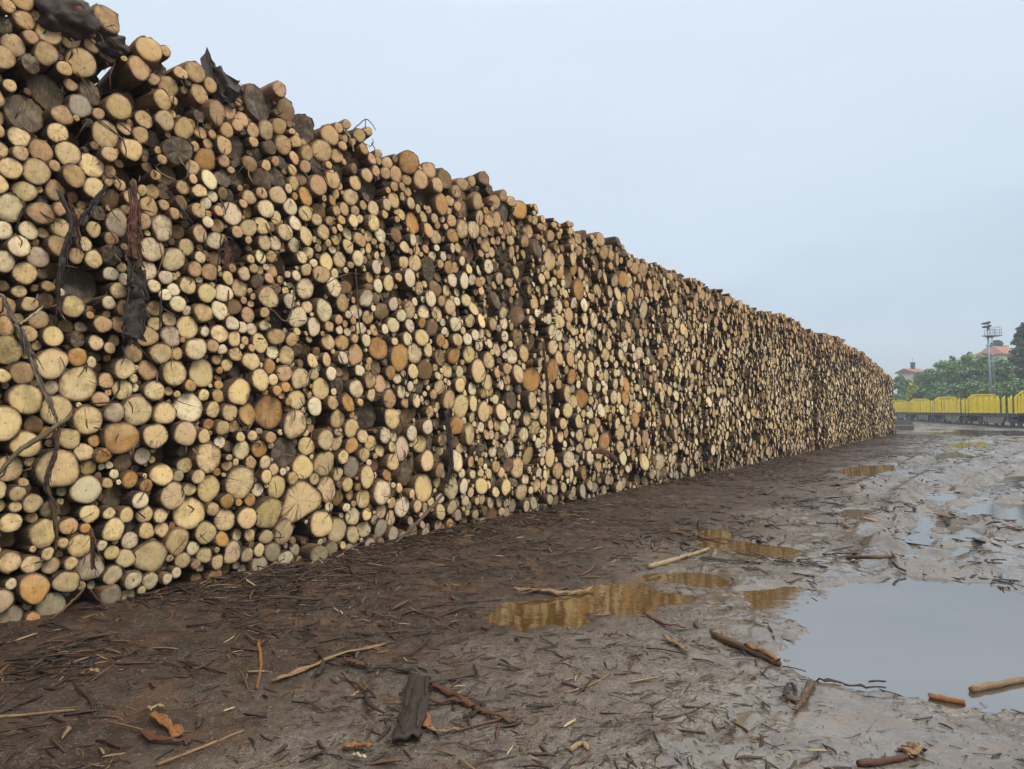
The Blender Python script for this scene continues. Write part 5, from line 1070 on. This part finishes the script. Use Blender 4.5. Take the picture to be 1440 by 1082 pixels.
# ------------------------------------------------------------------ trees
WOOD = mat_plain('tree_bark', (.09, .07, .055), .9, var=.4, scale=5)
def tree(name, label, px, ytop, Z, hw, tint, conifer=False, group=None, low=None, seed=0, leaf=.42, cat='tree', n=2400):
    rg = np.random.default_rng(seed + 100)
    b = at(px, HOR, Z); x, y = b[0], b[1]; z0 = hill_z(x, y); zt = CAMH + (HOR - ytop) / F * Z; rw = hw / F * Z
    base = np.array([x, y, z0]); H = zt - z0
    if H < 1.5: base[2] = z0 = zt - 1.5; H = 1.5
    e = empty(name, base); tag(e, label, cat, group)
    m = MB(); m.tube([base - [0, 0, .5], base + [.1, 0, H * .35], base + [-.05, .1, H * .8]], [max(.12, H * .022), H * .016, .04], 8)
    for q in range(5):
        a = rg.uniform(0, 6.28); s_ = base + np.array([0, 0, H * rg.uniform(.2, .5)])
        m.tube([s_, s_ + np.array([math.cos(a) * rw * .35, math.sin(a) * rw * .35, H * .14]), s_ + np.array([math.cos(a) * rw * .65, math.sin(a) * rw * .65, H * .32])], [H * .01, H * .007, .02], 5)
    m.build('trunk', WOOD, e, loc=base)
    lo = H * (.04 if low is None else low)
    if conifer:
        nc = 110; f = rg.random(nc) ** .8; ca = rg.uniform(0, 6.28, nc)
        cr = rw * (1 - f * .86) * rg.uniform(.35, 1.0, nc)
        cl = np.stack([np.cos(ca) * cr, np.sin(ca) * cr, lo + (H - lo) * f], 1); cs = rw * .26 * (1.1 - f * .6)
    else:
        nc = 110; d = rg.normal(size=(nc, 3)); d /= np.linalg.norm(d, axis=1)[:, None]
        rr = rg.uniform(.55, 1.0, nc) ** .6
        cl = d * rr[:, None] * np.array([rw, rw, (H - lo) / 2]) * .86; cl[:, 2] += lo + (H - lo) / 2
        cl[:, :2] *= rg.uniform(.8, 1.15, (nc, 1)); cs = np.full(nc, 1.0) * rw * rg.uniform(.15, .33, nc)
    ci = rg.integers(0, nc, n); o = rg.normal(size=(n, 3)); o /= np.linalg.norm(o, axis=1)[:, None]
    C = cl[ci] + o * (cs[ci] * rg.uniform(.35, 1.05, n))[:, None] * np.array([1.15, 1.15, .75])
    C[:, 2] = np.clip(C[:, 2], .1, H + .4)
    nn = o * .8 + rg.normal(size=(n, 3)) * .5 + np.array([0, 0, .5]); nn /= np.linalg.norm(nn, axis=1)[:, None]
    r_ = rg.normal(size=(n, 3)); s1 = np.cross(nn, r_); s1 /= np.linalg.norm(s1, axis=1)[:, None]; s2 = np.cross(nn, s1)
    sz = leaf * rg.uniform(.6, 1.3, n)[:, None]
    V = np.stack([C - s1 * sz, C - s2 * sz * .45 + nn * sz * .1, C + s1 * sz, C + s2 * sz * .45 + nn * sz * .1], 1) + base
    tn = np.array(tint) * rg.uniform(.7, 1.35, nc)[ci][:, None] * rg.uniform(.8, 1.2, (n, 1))
    m = MB(); m.add(V.reshape(-1, 3), [np.arange(4 * n).reshape(-1, 4)], 0, tint=np.repeat(np.column_stack([tn, np.ones(n)]), 4, 0))
    m.build('crown', LEAF, e, loc=base, smooth=False)
G1, G2, G3, GD = (.115, .21, .075), (.145, .26, .075), (.10, .195, .085), (.035, .068, .036)
TL = [
 ('broadleaf_tree', "bluish-green tree just past the end of the log pile", 1264, 525, 128, 17, G3),
 ('broadleaf_tree', "darker low tree in front of the red roof with chimney", 1281, 532, 118, 15, G3),
 ('flowering_shrub', "small yellow-green flowering shrub below the chimneyed house", 1284, 530, 112, 7, (.5, .5, .05)),
 ('broadleaf_tree', "tall green tree right of the chimneyed house", 1307, 512, 122, 21, G1),
 ('broadleaf_tree', "wide green tree in the middle of the hillside", 1333, 503, 118, 24, G2),
 ('broadleaf_tree', "bright green tree left of the light mast", 1362, 494, 114, 24, G2),
 ('broadleaf_tree', "green tree behind the light mast, under the hipped red roof", 1390, 494, 112, 20, G1),
 ('broadleaf_tree', "green tree between the light mast and the dark conifer", 1413, 503, 100, 17, G1),
 ('broadleaf_tree', "low bush above the third wagon from the right", 1300, 544, 106, 20, G1),
 ('broadleaf_tree', "low dark bush above the gap left of the light mast", 1345, 538, 100, 24, G3),
 ('broadleaf_tree', "low bush directly left of the mast's foot", 1374, 532, 97, 22, G1),
 ('broadleaf_tree', "low bush at the right edge under the dark conifer", 1432, 530, 90, 24, G1),
 ('broadleaf_tree', "low bush right of the end of the log pile", 1268, 552, 116, 17, G3),
 ('broadleaf_tree', "pale green bush in front of the chimneyed house's wall", 1294, 521, 126, 11, G1),
 ('broadleaf_tree', "low bush between the wide green tree and the wagons", 1322, 537, 104, 22, G1),
 ('broadleaf_tree', "leafy bush under the hipped red roof, right of the mast", 1402, 500, 108, 19, G2),
 ('broadleaf_tree', "low leafy bush in front of the conifer's left side", 1414, 536, 92, 20, G2),
]
for i, q in enumerate(TL):
    tree(q[0], q[1], q[2], q[3], q[4], q[5], q[6], group="trees on the hillside" if q[0] == 'broadleaf_tree' else None, seed=i, n=6500 if q[5] > 16 else 3200, cat='tree' if 'tree' in q[0] else 'shrub', leaf=.27)
tree('conifer', "big dark conifer cut off by the right edge of the photo", 1446, 456, 104, 36, GD, True, seed=30, n=12000, leaf=.3)
tree('conifer', "small far pine behind the hipped red roof", 1404, 477, 185, 14, GD, False, seed=31, low=.4, n=1200, leaf=.55)
tree('conifer', "small dark treetop showing above the green trees left of the mast", 1341, 495, 150, 9, GD, False, seed=32, n=700, leaf=.5)
tree('conifer', "tiny dark treetop right of the small dark one", 1364, 490, 150, 6, GD, False, seed=33, n=450, leaf=.5)
for i, (px, yt, Z, hw) in enumerate(((1500, 500, 100, 40), (1560, 490, 95, 45), (1490, 535, 85, 30))):
    tree('broadleaf_tree', "green tree just outside the right edge of the photo", px, yt, Z, hw, G1, group="trees beyond the right edge", seed=50 + i, n=2500)

# ------------------------------------------------------------------ houses
WALLM = mat_plain('pale_render', (.62, .58, .5), .9, var=.1, scale=1)
TILE = mat_plain('red_roof_tiles', (.30, .13, .085), .8, var=.3, scale=3)
def house(label, px, yridge, Z, w, d, ph, rot, hip, chim):
    zr = CAMH + (HOR - yridge) / F * Z; b = at(px, HOR, Z); ev = zr - ph
    z0 = min(hill_z(b[0], b[1]), ev - 3)
    base = np.array([b[0], b[1], z0]); e = empty('house', base); tag(e, label, 'house')
    ax = np.array([math.cos(rot), math.sin(rot), 0]); ay = np.array([-ax[1], ax[0], 0])
    m = MB(); m.box([b[0], b[1], (z0 - 1 + ev) / 2], w, d, ev - z0 + 1, ax, ay); m.build('wall', WALLM, e, smooth=False, loc=base)
    P = lambda u, v, z: np.array([b[0], b[1], 0]) + ax * u + ay * v + np.array([0, 0, z])
    o = .5; k = w * .3 if hip else 0
    V = [P(-w / 2 - o, -d / 2 - o, ev), P(w / 2 + o, -d / 2 - o, ev), P(w / 2 + o, d / 2 + o, ev), P(-w / 2 - o, d / 2 + o, ev), P(-w / 2 - o + k, 0, zr), P(w / 2 + o - k, 0, zr)]
    V += [v - np.array([0, 0, .25]) for v in V[:4]]
    m = MB(); m.add(V, [np.array([[0, 1, 5, 4], [2, 3, 4, 5], [6, 7, 1, 0], [7, 8, 2, 1], [8, 9, 3, 2], [9, 6, 0, 3], [9, 8, 7, 6]]), np.array([[1, 2, 5], [3, 0, 4]])])
    rf = m.build('roof', TILE, e, smooth=False, loc=base)
    if chim:
        m = MB(); m.box(P(chim, 0, zr + .5), .7, .7, 1.7, ax, ay); m.box(P(chim, 0, zr + 1.4), .9, .9, .15, ax, ay); m.build('chimney', STEEL, rf, smooth=False, loc=None).parent = rf
        rf.children[0].matrix_parent_inverse = Matrix.Translation(-Vector(base))
        m = MB(); m.tube([P(chim, 0, zr + 1.4), P(chim, 0, zr + 2.6)], .025, 5)
        for z in (2.2, 2.5): m.tube([P(chim - .4, 0, zr + z), P(chim + .4, 0, zr + z)], .018, 4)
        m.build('aerial', STEEL, e, loc=base)
    for s in (-1, 1):
        m = MB(); m.box(P(s * w * .25, -d / 2 - .02, ev - 1.3), .95, .06, 1.3, ax, ay); m.build('window', mat_plain('dark_glass', (.03, .035, .04), .1, var=.1), e, smooth=False, loc=base)
house("red-roofed house with a dark chimney and aerial, showing above the trees past the pile", 1283, 518.5, 165, 3.4, 4.5, .9, .25, False, .4)
house("hipped red-roofed house behind the light mast beside the conifer", 1408, 487, 165, 7, 7, 2.1, .3, True, 0)

# ================================================================== air, sky, sun
HZ = MB(); x0, x1, y0, y1, z0, z1 = -300, 300, -300, 300, -2.0, 34
HZ.box(((x0 + x1) / 2, (y0 + y1) / 2, (z0 + z1) / 2), x1 - x0, y1 - y0, z1 - z0)
hm = bpy.data.materials.new('damp_air'); hm.use_nodes = True; nt_ = hm.node_tree
nt_.nodes.remove(nt_.nodes['Principled BSDF'])
pv = nt_.nodes.new('ShaderNodeVolumePrincipled'); pv.inputs['Color'].default_value = (.80, .88, .97, 1); pv.inputs['Density'].default_value = HAZE
nt_.links.new(pv.outputs[0], nt_.nodes['Material Output'].inputs['Volume'])
if HAZE > 0: tag(HZ.build('haze', hm, smooth=False), kind='stuff')

SUN_EL, SUN_AZ = R(52), R(118)          # azimuth clockwise from +Y: behind and right of the camera
w = bpy.data.worlds.new("World"); sc.world = w; w.use_nodes = True
t_ = w.node_tree; t_.nodes.clear()
out = t_.nodes.new('ShaderNodeOutputWorld'); add = t_.nodes.new('ShaderNodeMixShader'); add.inputs[0].default_value = .85
sky = t_.nodes.new('ShaderNodeTexSky'); sky.sky_type = 'NISHITA'; sky.sun_disc = False; sky.sun_elevation = SUN_EL; sky.sun_rotation = SUN_AZ
b1 = t_.nodes.new('ShaderNodeBackground'); b1.inputs[1].default_value = .1; t_.links.new(sky.outputs[0], b1.inputs[0])
tc = t_.nodes.new('ShaderNodeTexCoord'); sep = t_.nodes.new('ShaderNodeSeparateXYZ'); t_.links.new(tc.outputs['Generated'], sep.inputs[0])
nz = t_.nodes.new('ShaderNodeTexNoise'); nz.inputs['Scale'].default_value = 2.2; nz.inputs['Detail'].default_value = 4
mp = t_.nodes.new('ShaderNodeMapping'); mp.inputs['Scale'].default_value = (1, 1, 3); t_.links.new(tc.outputs['Generated'], mp.inputs[0]); t_.links.new(mp.outputs[0], nz.inputs['Vector'])
ad = t_.nodes.new('ShaderNodeMath'); ad.operation = 'MULTIPLY_ADD'; ad.inputs[1].default_value = .26; t_.links.new(nz.outputs[0], ad.inputs[0]); 
sb = t_.nodes.new('ShaderNodeMath'); sb.operation = 'SUBTRACT'; sb.inputs[1].default_value = .13; t_.links.new(sep.outputs[2], sb.inputs[0]); t_.links.new(sb.outputs[0], ad.inputs[2])
cr = t_.nodes.new('ShaderNodeValToRGB'); t_.links.new(ad.outputs[0], cr.inputs[0])
el = cr.color_ramp.elements
el[0].position = 0.0; el[0].color = SKY[0]; el[1].position = 1.0; el[1].color = SKY[3]
for p_, c_ in ((.22, SKY[1]), (.5, SKY[2])):
    q = el.new(p_); q.color = c_
b2 = t_.nodes.new('ShaderNodeBackground'); b2.inputs[1].default_value = 1.0; t_.links.new(cr.outputs[0], b2.inputs[0])
t_.links.new(b1.outputs[0], add.inputs[1]); t_.links.new(b2.outputs[0], add.inputs[2]); t_.links.new(add.outputs[0], out.inputs[0])
sl = bpy.data.lights.new('sun', 'SUN'); so = bpy.data.objects.new('sun', sl); col.objects.link(so)
sl.energy = SUN_E; sl.angle = R(25); sl.color = (1, .94, .84)
d = Vector((math.sin(SUN_AZ) * math.cos(SUN_EL), math.cos(SUN_AZ) * math.cos(SUN_EL), math.sin(SUN_EL)))
so.rotation_euler = d.to_track_quat('Z', 'Y').to_euler(); so.location = (20, -20, 30)
vs = sc.view_settings; vs.view_transform = 'Standard'; vs.look = 'None'; vs.exposure = EXPO; vs.gamma = 1.0; vs.use_curve_mapping = False
sc.cycles.max_bounces = 6; sc.cycles.diffuse_bounces = 3; sc.cycles.volume_bounces = 1
